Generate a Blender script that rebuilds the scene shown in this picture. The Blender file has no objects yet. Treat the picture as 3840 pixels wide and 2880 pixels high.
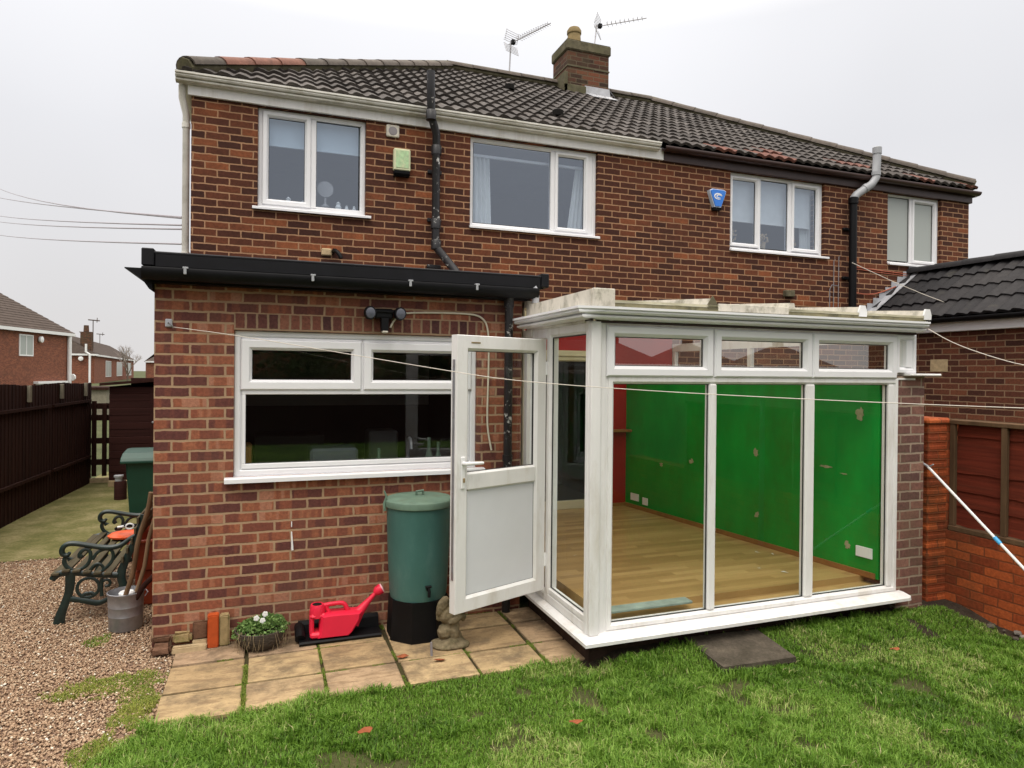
import bpy, bmesh, math, random
import numpy as np
from mathutils import Vector, Matrix
R = math.radians
random.seed(7)
rng = np.random.default_rng(11)
scene = bpy.context.scene
COL = scene.collection

# ------------------------------------------------------------------ camera
cam_d = bpy.data.cameras.new("camera")
cam = bpy.data.objects.new("camera", cam_d)
COL.objects.link(cam)
_y, _p, _r = R(20.1728), R(-0.2381), R(0.5409)
F_ = Vector((math.sin(_y) * math.cos(_p), math.cos(_y) * math.cos(_p), math.sin(_p)))
R_ = Vector((math.cos(_y), -math.sin(_y), 0))
U_ = R_.cross(F_)
R2 = R_ * math.cos(_r) + U_ * math.sin(_r)
U2 = -R_ * math.sin(_r) + U_ * math.cos(_r)
m = Matrix((R2, U2, -F_)).transposed().to_4x4()
m.translation = (0.7279, -5.1394, 1.912)
cam.matrix_world = m
cam_d.sensor_width = 36
cam_d.lens = 36 * 2500.87 / 3840
cam_d.shift_y = -0.0081
cam_d.clip_start = 0.05
cam_d.clip_end = 2000
scene.camera = cam

# ------------------------------------------------------------------ world + sun
SUN_EL, SUN_AZ = R(58), R(215)          # azimuth clockwise from +Y
world = bpy.data.worlds.new("World")
scene.world = world
world.use_nodes = True
wn, wl = world.node_tree.nodes, world.node_tree.links
wn.clear()
wout = wn.new("ShaderNodeOutputWorld")
bg = wn.new("ShaderNodeBackground")
sky = wn.new("ShaderNodeTexSky")
sky.sky_type = 'NISHITA'
sky.sun_disc = False
sky.sun_elevation = SUN_EL
sky.sun_rotation = SUN_AZ
sky.dust_density = 4
tc = wn.new("ShaderNodeTexCoord")
sp = wn.new("ShaderNodeSeparateXYZ")
rp = wn.new("ShaderNodeValToRGB")
e = rp.color_ramp.elements
e[0].position = 0.0; e[0].color = (5.7, 5.55, 5.5, 1)
e[1].position = 1.0; e[1].color = (27.0, 25.6, 23.8, 1)
for pos, c in ((0.10, (5.7, 5.6, 5.65, 1)), (0.3, (5.8, 5.8, 6.0, 1)), (0.45, (6.6, 6.6, 6.8, 1)), (0.65, (15.0, 14.3, 13.4, 1))):
    k = rp.color_ramp.elements.new(pos); k.color = c
nz = wn.new("ShaderNodeTexNoise"); nz.inputs['Scale'].default_value = 1.1; nz.inputs['Detail'].default_value = 3
nm = wn.new("ShaderNodeMapRange")
nm.inputs['From Min'].default_value = 0.3; nm.inputs['From Max'].default_value = 0.7
nm.inputs['To Min'].default_value = 0.88; nm.inputs['To Max'].default_value = 1.10
vm = wn.new("ShaderNodeVectorMath"); vm.operation = 'SCALE'
mx = wn.new("ShaderNodeMix"); mx.data_type = 'RGBA'; mx.inputs['Factor'].default_value = 0.96
wl.new(tc.outputs['Generated'], sp.inputs[0])
wl.new(sp.outputs['Z'], rp.inputs[0])
wl.new(tc.outputs['Generated'], nz.inputs['Vector'])
wl.new(nz.outputs['Fac'], nm.inputs['Value'])
wl.new(rp.outputs[0], vm.inputs[0]); wl.new(nm.outputs[0], vm.inputs['Scale'])
wl.new(sky.outputs[0], mx.inputs['A']); wl.new(vm.outputs[0], mx.inputs['B'])
wl.new(mx.outputs['Result'], bg.inputs['Color'])
bg.inputs['Strength'].default_value = 0.1
wl.new(bg.outputs[0], wout.inputs[0])

sun_d = bpy.data.lights.new("sun", 'SUN')
sun_d.energy = 0.9
sun_d.angle = R(25)
sun_d.color = (1.0, 0.94, 0.85)
sun = bpy.data.objects.new("sun", sun_d)
COL.objects.link(sun)
sd = Vector((math.sin(SUN_AZ) * math.cos(SUN_EL), math.cos(SUN_AZ) * math.cos(SUN_EL), math.sin(SUN_EL)))
sun.rotation_euler = sd.to_track_quat('Z', 'Y').to_euler()
scene.view_settings.view_transform = 'Standard'
scene.view_settings.look = 'None'
scene.view_settings.exposure = 0.5
scene.view_settings.gamma = 1.0
scene.cycles.max_bounces = 10
scene.cycles.transparent_max_bounces = 24

# ------------------------------------------------------------------ materials
def nmat(name):
    mt = bpy.data.materials.new(name); mt.use_nodes = True
    n = mt.node_tree.nodes; l = mt.node_tree.links
    return mt, n, l, n['Principled BSDF']

def math_(n, l, op, a, b=None, c=None):
    k = n.new("ShaderNodeMath"); k.operation = op
    for i, v in enumerate((a, b, c)):
        if v is None: continue
        if isinstance(v, (int, float)): k.inputs[i].default_value = v
        else: l.new(v, k.inputs[i])
    return k.outputs[0]

def ramp(n, l, fac, stops, interp='LINEAR'):
    r = n.new("ShaderNodeValToRGB"); r.color_ramp.interpolation = interp
    el = r.color_ramp.elements
    el[0].position = stops[0][0]; el[0].color = (*stops[0][1], 1)
    el[1].position = stops[-1][0]; el[1].color = (*stops[-1][1], 1)
    for p, c in stops[1:-1]:
        q = el.new(p); q.color = (*c, 1)
    l.new(fac, r.inputs[0])
    return r.outputs[0]

def mixc(n, l, f, a, b, mode='MIX'):
    k = n.new("ShaderNodeMix"); k.data_type = 'RGBA'; k.blend_type = mode
    for nm_, v in (('Factor', f), ('A', a), ('B', b)):
        if isinstance(v, (int, float)): k.inputs[nm_].default_value = v
        elif isinstance(v, tuple): k.inputs[nm_].default_value = (*v, 1)
        else: l.new(v, k.inputs[nm_])
    return k.outputs['Result']

def noise(n, l, vec, scale, detail=3, rough=0.55):
    k = n.new("ShaderNodeTexNoise"); k.inputs['Scale'].default_value = scale
    k.inputs['Detail'].default_value = detail; k.inputs['Roughness'].default_value = rough
    if vec is not None: l.new(vec, k.inputs['Vector'])
    return k.outputs['Fac']

def gpos(n, l, scale=None):
    g = n.new("ShaderNodeNewGeometry")
    if scale is None: return g.outputs['Position']
    k = n.new("ShaderNodeMapping"); k.inputs['Scale'].default_value = scale
    l.new(g.outputs['Position'], k.inputs['Vector'])
    return k.outputs[0]

def bump(n, l, bsdf, h, strength=0.3, dist=0.01):
    b = n.new("ShaderNodeBump"); b.inputs['Strength'].default_value = strength
    b.inputs['Distance'].default_value = dist
    l.new(h, b.inputs['Height']); l.new(b.outputs[0], bsdf.inputs['Normal'])

def plain(name, col, rough=0.6, var=0.12, scale=8.0, metal=0.0, spec=0.4, dirt=None, dirt_amt=0.5, dirt_scale=3.0, bumpy=0.0, stretch=(1, 1, 1), dlo=0.5):
    """painted / plastic / metal surface with mottling and optional dirt of its own colour"""
    mt, n, l, b = nmat(name)
    g = gpos(n, l, stretch)
    f = noise(n, l, g, scale, 4)
    lo = tuple(max(0, c * (1 - var)) for c in col); hi = tuple(min(1, c * (1 + var)) for c in col)
    c = ramp(n, l, f, [(0.3, lo), (0.7, hi)])
    if dirt:
        f2 = noise(n, l, g, dirt_scale, 6, 0.7)
        k = ramp(n, l, f2, [(dlo, (0, 0, 0)), (min(dlo + 0.22, 0.98) if dlo < 0.6 else dlo + 0.05, (dirt_amt,) * 3)])
        c = mixc(n, l, k, c, dirt)
    l.new(c, b.inputs['Base Color'])
    b.inputs['Roughness'].default_value = rough; b.inputs['Metallic'].default_value = metal
    b.inputs['Specular IOR Level'].default_value = spec if rough < 0.8 else min(spec, 0.15)
    if bumpy: bump(n, l, b, noise(n, l, g, scale * 5, 4), 0.5, bumpy)
    return mt

def brick_mat(name, stops, mortar, course=0.075, length=0.225, z0=0.0, u0=0.0, bands=0.0, stain=None, soldier=False, joint=0.010, header=False):
    mt, n, l, b = nmat(name)
    g = n.new("ShaderNodeNewGeometry")
    s = n.new("ShaderNodeSeparateXYZ"); l.new(g.outputs['Position'], s.inputs[0])
    wob = noise(n, l, g.outputs['Position'], 9.0, 2)
    wv = math_(n, l, 'ADD', math_(n, l, 'MULTIPLY', math_(n, l, 'SUBTRACT', wob, 0.5), 0.014), math_(n, l, 'MULTIPLY', math_(n, l, 'SUBTRACT', noise(n, l, g.outputs['Position'], 38.0, 2), 0.5), 0.006))
    u = math_(n, l, 'ADD', math_(n, l, 'ADD', s.outputs['X'], s.outputs['Y']), wv)
    v = math_(n, l, 'ADD', s.outputs['Z'], wv)
    if soldier: u, v = v, u
    vr = math_(n, l, 'DIVIDE', math_(n, l, 'SUBTRACT', v, z0), course)
    row = math_(n, l, 'FLOOR', vr)
    fv = math_(n, l, 'SUBTRACT', vr, row)
    par = math_(n, l, 'MULTIPLY', math_(n, l, 'FLOORED_MODULO', row, 2.0), 0.0 if soldier else 0.5)
    ur = math_(n, l, 'ADD', math_(n, l, 'DIVIDE', math_(n, l, 'SUBTRACT', u, u0), length), par)
    col = math_(n, l, 'FLOOR', ur)
    fu = math_(n, l, 'SUBTRACT', ur, col)
    # distance to joints, metres
    du = math_(n, l, 'MULTIPLY', math_(n, l, 'MINIMUM', fu, math_(n, l, 'SUBTRACT', 1.0, fu)), length)
    dv = math_(n, l, 'MULTIPLY', math_(n, l, 'MINIMUM', fv, math_(n, l, 'SUBTRACT', 1.0, fv)), course)
    d = math_(n, l, 'MINIMUM', du, dv)
    jn = math_(n, l, 'ADD', math_(n, l, 'MULTIPLY', noise(n, l, g.outputs['Position'], 55.0, 3), 0.6), math_(n, l, 'MULTIPLY', noise(n, l, g.outputs['Position'], 7.0, 3), 0.5))
    thr = math_(n, l, 'ADD', joint * 0.40, math_(n, l, 'MULTIPLY', jn, joint * 0.40))
    mask = n.new("ShaderNodeMapRange"); mask.interpolation_type = 'SMOOTHSTEP'
    l.new(d, mask.inputs['Value'])
    l.new(math_(n, l, 'SUBTRACT', thr, 0.0012), mask.inputs['From Min'])
    l.new(math_(n, l, 'ADD', thr, 0.0018), mask.inputs['From Max'])
    cv = n.new("ShaderNodeCombineXYZ"); l.new(col, cv.inputs[0]); l.new(row, cv.inputs[1])
    wnz = n.new("ShaderNodeTexWhiteNoise"); wnz.noise_dimensions = '3D'; l.new(cv.outputs[0], wnz.inputs['Vector'])
    big = noise(n, l, g.outputs['Position'], 0.9, 3)
    fac = math_(n, l, 'ADD', wnz.outputs['Value'], math_(n, l, 'MULTIPLY', math_(n, l, 'SUBTRACT', big, 0.55), 0.28))
    if bands:
        # flashed stripes across each brick
        bp = n.new("ShaderNodeCombineXYZ")
        l.new(math_(n, l, 'MULTIPLY', u, 11.0), bp.inputs[0]); l.new(math_(n, l, 'MULTIPLY', row, 7.3), bp.inputs[1])
        bf = noise(n, l, bp.outputs[0], 1.0, 1)
        bs = n.new("ShaderNodeMapRange"); bs.interpolation_type = 'SMOOTHSTEP'
        bs.inputs['From Min'].default_value = 0.47; bs.inputs['From Max'].default_value = 0.55
        bs.inputs['To Min'].default_value = -bands; bs.inputs['To Max'].default_value = bands * 0.55
        l.new(bf, bs.inputs['Value'])
        fac = math_(n, l, 'ADD', fac, bs.outputs[0])
    bc = ramp(n, l, fac, stops)
    fine = noise(n, l, g.outputs['Position'], 45.0, 4, 0.7)
    bc = mixc(n, l, 0.75, bc, ramp(n, l, fine, [(0.25, (0.5, 0.5, 0.5)), (0.75, (1.5, 1.45, 1.4))]), 'MULTIPLY')
    mc = mixc(n, l, noise(n, l, g.outputs['Position'], 5.0, 4), tuple(c * 0.72 for c in mortar), tuple(min(1, c * 1.25) for c in mortar))
    c = mixc(n, l, mask.outputs[0], mc, bc)
    if stain:
        sf = noise(n, l, gpos(n, l, (1.3, 1.3, 0.8)), 1.3, 6, 0.65)
        c = mixc(n, l, ramp(n, l, sf, [(0.48, (0, 0, 0)), (0.72, (stain[1],) * 3)]), c, stain[0])
    l.new(c, b.inputs['Base Color'])
    b.inputs['Roughness'].default_value = 0.88
    b.inputs['Specular IOR Level'].default_value = 0.25
    h = math_(n, l, 'ADD', math_(n, l, 'MULTIPLY', mask.outputs[0], 0.8), math_(n, l, 'MULTIPLY', fine, 0.35))
    bump(n, l, b, h, 0.6, 0.006)
    return mt

M = {}
M['brick_main'] = brick_mat('brick_main', [(0.0, (0.048, 0.0175, 0.0120)), (0.40, (0.070, 0.0235, 0.0140)), (0.70, (0.100, 0.0320, 0.0165)), (0.91, (0.145, 0.046, 0.0210)), (1.0, (0.26, 0.085, 0.035))],
                            (0.36, 0.205, 0.115), z0=4.6135, stain=((0.045, 0.020, 0.013), 0.45))
M['brick_ext'] = brick_mat('brick_ext', [(0.0, (0.112, 0.040, 0.034)), (0.3, (0.168, 0.057, 0.040)), (0.55, (0.240, 0.080, 0.046)), (0.8, (0.300, 0.112, 0.060)), (1.0, (0.36, 0.165, 0.105))],
                           (0.37, 0.245, 0.150), z0=2.3202, bands=0.24, stain=((0.16, 0.085, 0.055), 0.35), joint=0.012)
M['brick_soldier'] = brick_mat('brick_soldier', [(0.0, (0.065, 0.028, 0.028)), (0.4, (0.11, 0.042, 0.036)), (0.7, (0.16, 0.060, 0.042)), (1.0, (0.22, 0.095, 0.062))],
                               (0.28, 0.19, 0.12), z0=0.505, u0=2.208, soldier=True, length=0.3, joint=0.012)
M['brick_pier'] = brick_mat('brick_pier', [(0.0, (0.11, 0.058, 0.050)), (0.4, (0.17, 0.082, 0.066)), (0.75, (0.22, 0.108, 0.082)), (1.0, (0.27, 0.15, 0.115))],
                            (0.30, 0.23, 0.17), course=0.0773, z0=1.83, u0=4.37, length=0.222, stain=((0.13, 0.10, 0.06), 0.5), joint=0.012)
M['brick_orange'] = brick_mat('brick_orange', [(0.0, (0.20, 0.040, 0.014)), (0.5, (0.34, 0.070, 0.020)), (1.0, (0.46, 0.11, 0.03))],
                              (0.20, 0.055, 0.020), z0=0.02, stain=((0.07, 0.045, 0.02), 0.7), joint=0.009)
M['brick_nb'] = brick_mat('brick_nb', [(0.0, (0.055, 0.021, 0.015)), (0.5, (0.105, 0.036, 0.022)), (1.0, (0.17, 0.060, 0.032))], (0.26, 0.165, 0.10), z0=0.03)
M['brick_far'] = brick_mat('brick_far', [(0.0, (0.12, 0.042, 0.027)), (0.5, (0.19, 0.062, 0.037)), (1.0, (0.27, 0.095, 0.052))], (0.28, 0.15, 0.10), z0=0.03)
M['brick_chim'] = brick_mat('brick_chim', [(0.0, (0.040, 0.023, 0.016)), (0.5, (0.085, 0.036, 0.024)), (1.0, (0.17, 0.065, 0.035))], (0.13, 0.10, 0.065), z0=6.6, stain=((0.085, 0.07, 0.04), 0.8))
M['upvc'] = plain('white_plastic', (0.76, 0.75, 0.74), 0.4, 0.04, 5, dirt=(0.40, 0.33, 0.22), dirt_amt=0.38, dirt_scale=3.2, stretch=(2, 2, 0.5))
M['upvc_clean'] = plain('clean_white_plastic', (0.80, 0.80, 0.82), 0.35, 0.02, 4)
M['upvc_dirty'] = plain('grimy_white_plastic', (0.60, 0.56, 0.48), 0.55, 0.14, 14, dirt=(0.10, 0.095, 0.045), dirt_amt=0.85, dirt_scale=9, stretch=(1, 1, 0.6))
M['gutter_white'] = plain('gutter_plastic', (0.68, 0.66, 0.61), 0.45, 0.07, 6, dirt=(0.26, 0.23, 0.15), dirt_amt=0.55, dirt_scale=3.5)
M['brown'] = plain('dark_brown_plastic', (0.042, 0.020, 0.017), 0.4, 0.2, 5)
M['black'] = plain('black_plastic', (0.004, 0.004, 0.005), 0.5, 0.3, 6, spec=0.2)
M['black_felt'] = plain('black_roof_trim', (0.006, 0.006, 0.008), 0.5, 0.3, 6, spec=0.22)
M['black_chip'] = plain('chipped_black_paint', (0.017, 0.016, 0.018), 0.4, 0.3, 6, dirt=(0.55, 0.54, 0.52), dirt_amt=1.0, dirt_scale=13, dlo=0.605)
M['grey_plastic'] = plain('grey_plastic', (0.34, 0.35, 0.37), 0.45, 0.06, 8)
M['lead'] = plain('lead_sheet', (0.42, 0.43, 0.46), 0.5, 0.15, 9, dirt=(0.15, 0.14, 0.12), dirt_amt=0.5)
M['concrete_crown'] = plain('mossy_cement', (0.13, 0.115, 0.075), 0.95, 0.35, 12, dirt=(0.06, 0.065, 0.025), dirt_amt=0.8, bumpy=0.01)
M['pot'] = plain('buff_clay', (0.27, 0.20, 0.10), 0.85, 0.2, 9, dirt=(0.10, 0.09, 0.05), dirt_amt=0.6)
M['iron_green'] = plain('dark_green_iron', (0.008, 0.022, 0.019), 0.38, 0.3, 20, spec=0.6)
M['slat'] = plain('weathered_slat', (0.085, 0.070, 0.042), 0.8, 0.25, 20, stretch=(1, 0.1, 1))
M['galv'] = plain('galvanised_steel', (0.36, 0.37, 0.40), 0.42, 0.14, 16, metal=0.7, dirt=(0.20, 0.18, 0.15), dirt_amt=0.4)
M['alu'] = plain('aluminium', (0.55, 0.54, 0.56), 0.4, 0.05, 10, metal=0.4)
M['red_plastic'] = plain('red_plastic', (0.72, 0.018, 0.055), 0.42, 0.05, 10)
M['pink_plastic'] = plain('pink_plastic', (0.80, 0.42, 0.48), 0.45, 0.05, 10)
M['butt_green'] = plain('faded_green_plastic', (0.052, 0.140, 0.125), 0.45, 0.12, 5, dirt=(0.12, 0.21, 0.195), dirt_amt=0.5, dirt_scale=5, stretch=(1, 1, 0.4))
M['lid_green'] = plain('mossy_green_plastic', (0.12, 0.19, 0.14), 0.65, 0.2, 9, dirt=(0.14, 0.15, 0.09), dirt_amt=0.6)
M['bin_green'] = plain('bin_green', (0.010, 0.055, 0.036), 0.4, 0.1, 6)
M['stone_fig'] = plain('weathered_stone', (0.175, 0.14, 0.085), 0.95, 0.35, 25, dirt=(0.055, 0.055, 0.022), dirt_amt=0.85, dirt_scale=9, bumpy=0.006)
M['orange_brick'] = plain('orange_paint', (0.46, 0.080, 0.020), 0.8, 0.15, 20, bumpy=0.003)
M['moss_brick'] = plain('mossy_buff_brick', (0.30, 0.22, 0.11), 0.95, 0.25, 20, dirt=(0.10, 0.12, 0.02), dirt_amt=0.9, dirt_scale=12, bumpy=0.004)
M['buff_stone'] = plain('buff_stone', (0.46, 0.35, 0.21), 0.9, 0.18, 18, dirt=(0.22, 0.15, 0.08), dirt_amt=0.5, bumpy=0.004)
M['brown_stone'] = plain('brown_rubble', (0.15, 0.08, 0.05), 0.95, 0.35, 15, bumpy=0.01)
M['fence_dark'] = plain('dark_stained_wood', (0.030, 0.0105, 0.0075), 0.85, 0.3, 14, stretch=(1, 1, 0.06))
M['shed_wood'] = plain('shed_stain', (0.034, 0.011, 0.009), 0.8, 0.25, 10, stretch=(0.1, 0.1, 3))
M['fence_red'] = plain('red_stained_board', (0.125, 0.022, 0.011), 0.85, 0.3, 8, dirt=(0.06, 0.022, 0.012), dirt_amt=0.5, stretch=(0.2, 0.2, 4), bumpy=0.004)
M['fence_batten'] = plain('weathered_batten', (0.105, 0.062, 0.034), 0.9, 0.3, 10, stretch=(1, 1, 0.15))
M['post_pale'] = plain('pale_post', (0.22, 0.20, 0.15), 0.9, 0.2, 10)
M['wood_handle'] = plain('old_wood_handle', (0.17, 0.105, 0.06), 0.8, 0.3, 20, stretch=(1, 1, 0.1))
M['orange_plastic'] = plain('orange_plastic', (0.75, 0.10, 0.018), 0.4, 0.05, 10)
M['orange_dull'] = plain('dull_orange_plastic', (0.24, 0.035, 0.010), 0.5, 0.15, 10)
M['white'] = plain('white_paint', (0.80, 0.80, 0.80), 0.4, 0.02, 10)
M['blue_bit'] = plain('blue_plastic', (0.06, 0.38, 0.72), 0.4, 0.03, 10)
M['green_wall'] = plain('green_wall_paint', (0.0015, 0.265, 0.032), 0.4, 0.25, 2.2, dirt=(0.024, 0.16, 0.014), dirt_amt=0.7, dirt_scale=1.6, bumpy=0.004, stretch=(1, 1, 0.5))
M['red_wall'] = plain('red_wall_paint', (0.34, 0.004, 0.007), 0.5, 0.08, 2)
M['cream'] = plain('cream_paint', (0.62, 0.56, 0.40), 0.6, 0.05, 3)
M['plaster'] = plain('bare_plaster', (0.34, 0.33, 0.20), 0.9, 0.15, 40)
M['dark_room'] = plain('dim_room_paint', (0.06, 0.057, 0.05), 0.8, 0.1, 2)  # darkness of the unlit rooms put into the wall colour
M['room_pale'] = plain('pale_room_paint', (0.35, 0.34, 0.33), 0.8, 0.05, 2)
M['blind'] = plain('blind_fabric', (0.72, 0.82, 0.86), 0.8, 0.02, 4)
M['curtain'] = plain('curtain_fabric', (0.78, 0.79, 0.76), 0.9, 0.05, 6)
M['skirting'] = plain('varnished_pine', (0.28, 0.125, 0.04), 0.5, 0.15, 8)
M['leaf_dead'] = plain('dead_leaf', (0.26, 0.08, 0.035), 0.8, 0.3, 30)
M['mossy_plastic'] = plain('mossy_plastic', (0.20, 0.18, 0.10), 0.7, 0.3, 9, dirt=(0.035, 0.035, 0.015), dirt_amt=0.9, dirt_scale=6)
M['line_grey'] = plain('grey_wire', (0.36, 0.33, 0.36), 0.6, 0.05, 3)
M['rubber'] = plain('window_gasket', (0.02, 0.02, 0.02), 0.5, 0.1, 10)
M['bulb'] = plain('lens_plastic', (0.09, 0.095, 0.12), 0.12, 0.05, 10)
M['cable'] = plain('cream_cable', (0.62, 0.57, 0.45), 0.5, 0.05, 10)
M['wire'] = plain('dark_wire', (0.24, 0.22, 0.23), 0.6, 0.1, 10)
M['rope'] = plain('pale_cord', (0.62, 0.57, 0.50), 0.6, 0.06, 10)
M['far_roof'] = plain('far_roof_tile', (0.085, 0.065, 0.055), 0.9, 0.2, 3)
M['terra'] = plain('terracotta', (0.42, 0.13, 0.08), 0.85, 0.1, 6)
M['bark'] = plain('bark', (0.14, 0.11, 0.085), 0.95, 0.25, 6, bumpy=0.02)
M['hedge'] = plain('hedge_leaf', (0.035, 0.06, 0.018), 0.8, 0.4, 3)
M['dark_hole'] = plain('hole_black', (0.01, 0.009, 0.008), 0.9, 0.1, 3)

def glass_mat(name, tint=(0.90, 0.93, 0.92), extra=0.0, rough=0.0, gcol=(0.95, 0.97, 1.0), k5=0.9):
    mt, n, l, b = nmat(name)
    n.remove(b)
    out = n['Material Output']
    tr = n.new("ShaderNodeBsdfTransparent"); tr.inputs[0].default_value = (*tint, 1)
    gl = n.new("ShaderNodeBsdfGlossy"); gl.inputs['Roughness'].default_value = rough
    gl.inputs['Color'].default_value = (*gcol, 1)
    g = n.new("ShaderNodeNewGeometry"); dp = n.new("ShaderNodeVectorMath"); dp.operation = 'DOT_PRODUCT'
    l.new(g.outputs['Normal'], dp.inputs[0]); l.new(g.outputs['Incoming'], dp.inputs[1])
    c5 = math_(n, l, 'POWER', math_(n, l, 'SUBTRACT', 1.0, math_(n, l, 'ABSOLUTE', dp.outputs['Value'])), 5.0)
    f = math_(n, l, 'MINIMUM', math_(n, l, 'ADD', math_(n, l, 'MULTIPLY', c5, k5), 0.036 + extra), 1.0)
    ms = n.new("ShaderNodeMixShader")
    l.new(f, ms.inputs[0]); l.new(tr.outputs[0], ms.inputs[1]); l.new(gl.outputs[0], ms.inputs[2])
    l.new(ms.outputs[0], out.inputs[0])
    return mt
M['glass'] = glass_mat('window_glass')
M['glass_top'] = glass_mat('top_light_glass', (0.82, 0.82, 0.80), 0.20, k5=1.2, gcol=(1.0, 0.97, 0.93))
M['glass_side'] = glass_mat('side_window_glass', (0.90, 0.93, 0.92), -0.02, k5=0.25)
M['glass_kitchen'] = glass_mat('kitchen_window_glass', (0.90, 0.93, 0.92), 0.05)
M['glass_up'] = glass_mat('sky_tinted_window_glass', (0.74, 0.80, 0.88), 0.17, gcol=(0.80, 0.88, 1.0))  # bluish sky reflection put into the gloss tint

def frosted():
    mt, n, l, b = nmat('frosted_glass')
    b.inputs['Base Color'].default_value = (0.36, 0.39, 0.37, 1)
    b.inputs['Roughness'].default_value = 0.28
    b.inputs['Specular IOR Level'].default_value = 0.6
    return mt
M['frosted'] = frosted()

def polycarb():
    mt, n, l, b = nmat('twinwall_sheet')
    out = n['Material Output']
    t = n.new("ShaderNodeBsdfTranslucent"); t.inputs[0].default_value = (0.86, 0.84, 0.74, 1)
    b.inputs['Base Color'].default_value = (0.20, 0.19, 0.11, 1); b.inputs['Roughness'].default_value = 0.5
    f = ramp(n, l, noise(n, l, gpos(n, l), 3.5, 6), [(0.45, (0.78,) * 3), (0.7, (0.35,) * 3)])
    ms = n.new("ShaderNodeMixShader")
    l.new(f, ms.inputs[0]); l.new(b.outputs[0], ms.inputs[1]); l.new(t.outputs[0], ms.inputs[2])
    l.new(ms.outputs[0], out.inputs[0])
    return mt
M['polycarb'] = polycarb()

def tile_mat(name, lo, mid, hi, orange=0.0):
    mt, n, l, b = nmat(name)
    a = n.new("ShaderNodeAttribute"); a.attribute_name = 'tint'
    g = gpos(n, l)
    c = ramp(n, l, a.outputs['Fac'], [(0.0, lo), (0.6, mid), (1.0, hi)] if not orange else [(0.0, lo), (0.6, mid), (0.93, hi), (0.95, (0.13, 0.055, 0.042)), (1.0, (0.17, 0.065, 0.046))])
    f = noise(n, l, g, 14, 5, 0.7)
    c = mixc(n, l, 0.8, c, ramp(n, l, f, [(0.3, (0.6, 0.6, 0.6)), (0.7, (1.4, 1.4, 1.35))]), 'MULTIPLY')
    lich = noise(n, l, g, 5, 6, 0.75)
    c = mixc(n, l, ramp(n, l, lich, [(0.58, (0, 0, 0)), (0.78, (0.4,) * 3)]), c, (0.085, 0.078, 0.055))
    l.new(c, b.inputs['Base Color'])
    b.inputs['Roughness'].default_value = 0.75
    b.inputs['Specular IOR Level'].default_value = 0.25
    bump(n, l, b, noise(n, l, g, 70, 4), 0.5, 0.004)
    return mt
M['tile'] = tile_mat('roof_tile', (0.044, 0.037, 0.034), (0.068, 0.058, 0.054), (0.095, 0.082, 0.076), 1.0)
M['tile_nb'] = tile_mat('dark_roof_tile', (0.013, 0.012, 0.014), (0.020, 0.018, 0.020), (0.03, 0.027, 0.028))
M['ridge'] = tile_mat('ridge_tile', (0.080, 0.066, 0.056), (0.115, 0.094, 0.080), (0.19, 0.085, 0.062))

def attr_mat(name, stops, rough=0.9, mult=None, spec=0.3, bumpy=None, transl=0.0, stain=None):
    mt, n, l, b = nmat(name)
    a = n.new("ShaderNodeAttribute"); a.attribute_name = 'tint'
    c = ramp(n, l, a.outputs['Fac'], stops)
    g = gpos(n, l)
    if mult:
        f = noise(n, l, g, mult, 5, 0.7)
        c = mixc(n, l, 0.8, c, ramp(n, l, f, [(0.25, (0.62, 0.6, 0.58)), (0.75, (1.3, 1.3, 1.3))]), 'MULTIPLY')
    if stain:
        sf = noise(n, l, g, stain[1], 7, 0.72); c = mixc(n, l, ramp(n, l, sf, [(0.47, (0, 0, 0)), (0.62, (0.75,) * 3)]), c, stain[0])
        sf2 = noise(n, l, gpos(n, l, (3, 14, 3)), 1.5, 5, 0.7); c = mixc(n, l, ramp(n, l, sf2, [(0.52, (0, 0, 0)), (0.60, (0.6,) * 3)]), c, (0.22, 0.145, 0.08))
        sf3 = noise(n, l, g, 38, 3, 0.6); c = mixc(n, l, ramp(n, l, sf3, [(0.60, (0, 0, 0)), (0.68, (0.5,) * 3)]), c, (0.16, 0.12, 0.07))
    l.new(c, b.inputs['Base Color']); b.inputs['Roughness'].default_value = rough
    b.inputs['Specular IOR Level'].default_value = spec
    if bumpy: bump(n, l, b, noise(n, l, gpos(n, l, (1, 2.5, 1)) if stain else g, bumpy[0], 5, 0.65), 0.8 if stain else 0.6, bumpy[1])
    if transl:
        t = n.new("ShaderNodeBsdfTranslucent"); l.new(c, t.inputs[0])
        ms = n.new("ShaderNodeMixShader"); ms.inputs[0].default_value = transl
        l.new(b.outputs[0], ms.inputs[1]); l.new(t.outputs[0], ms.inputs[2])
        l.new(ms.outputs[0], n['Material Output'].inputs[0])
    return mt
M['grass'] = attr_mat('grass_blade', [(0.0, (0.040, 0.092, 0.008)), (0.35, (0.098, 0.205, 0.018)), (0.65, (0.170, 0.315, 0.034)), (0.88, (0.28, 0.42, 0.080)), (0.96, (0.46, 0.46, 0.19)), (1.0, (0.46, 0.38, 0.22))], 0.55, transl=0.3)
M['gravel_chip'] = attr_mat('gravel_chip', [(0.0, (0.25, 0.150, 0.090)), (0.45, (0.37, 0.245, 0.155)), (0.85, (0.46, 0.325, 0.215)), (0.95, (0.54, 0.43, 0.30)), (0.975, (0.70, 0.62, 0.48)), (1.0, (0.82, 0.78, 0.68))], 0.75)
M['slab'] = attr_mat('buff_paving', [(0.0, (0.38, 0.265, 0.140)), (0.5, (0.46, 0.335, 0.180)), (1.0, (0.42, 0.29, 0.185))], 0.85, mult=7.0, bumpy=(9, 0.016), stain=((0.13, 0.095, 0.060), 3.2))
M['moss'] = attr_mat('moss_tuft', [(0.0, (0.075, 0.12, 0.018)), (0.5, (0.16, 0.23, 0.035)), (1.0, (0.33, 0.34, 0.07))], 0.9, transl=0.2)
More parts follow.
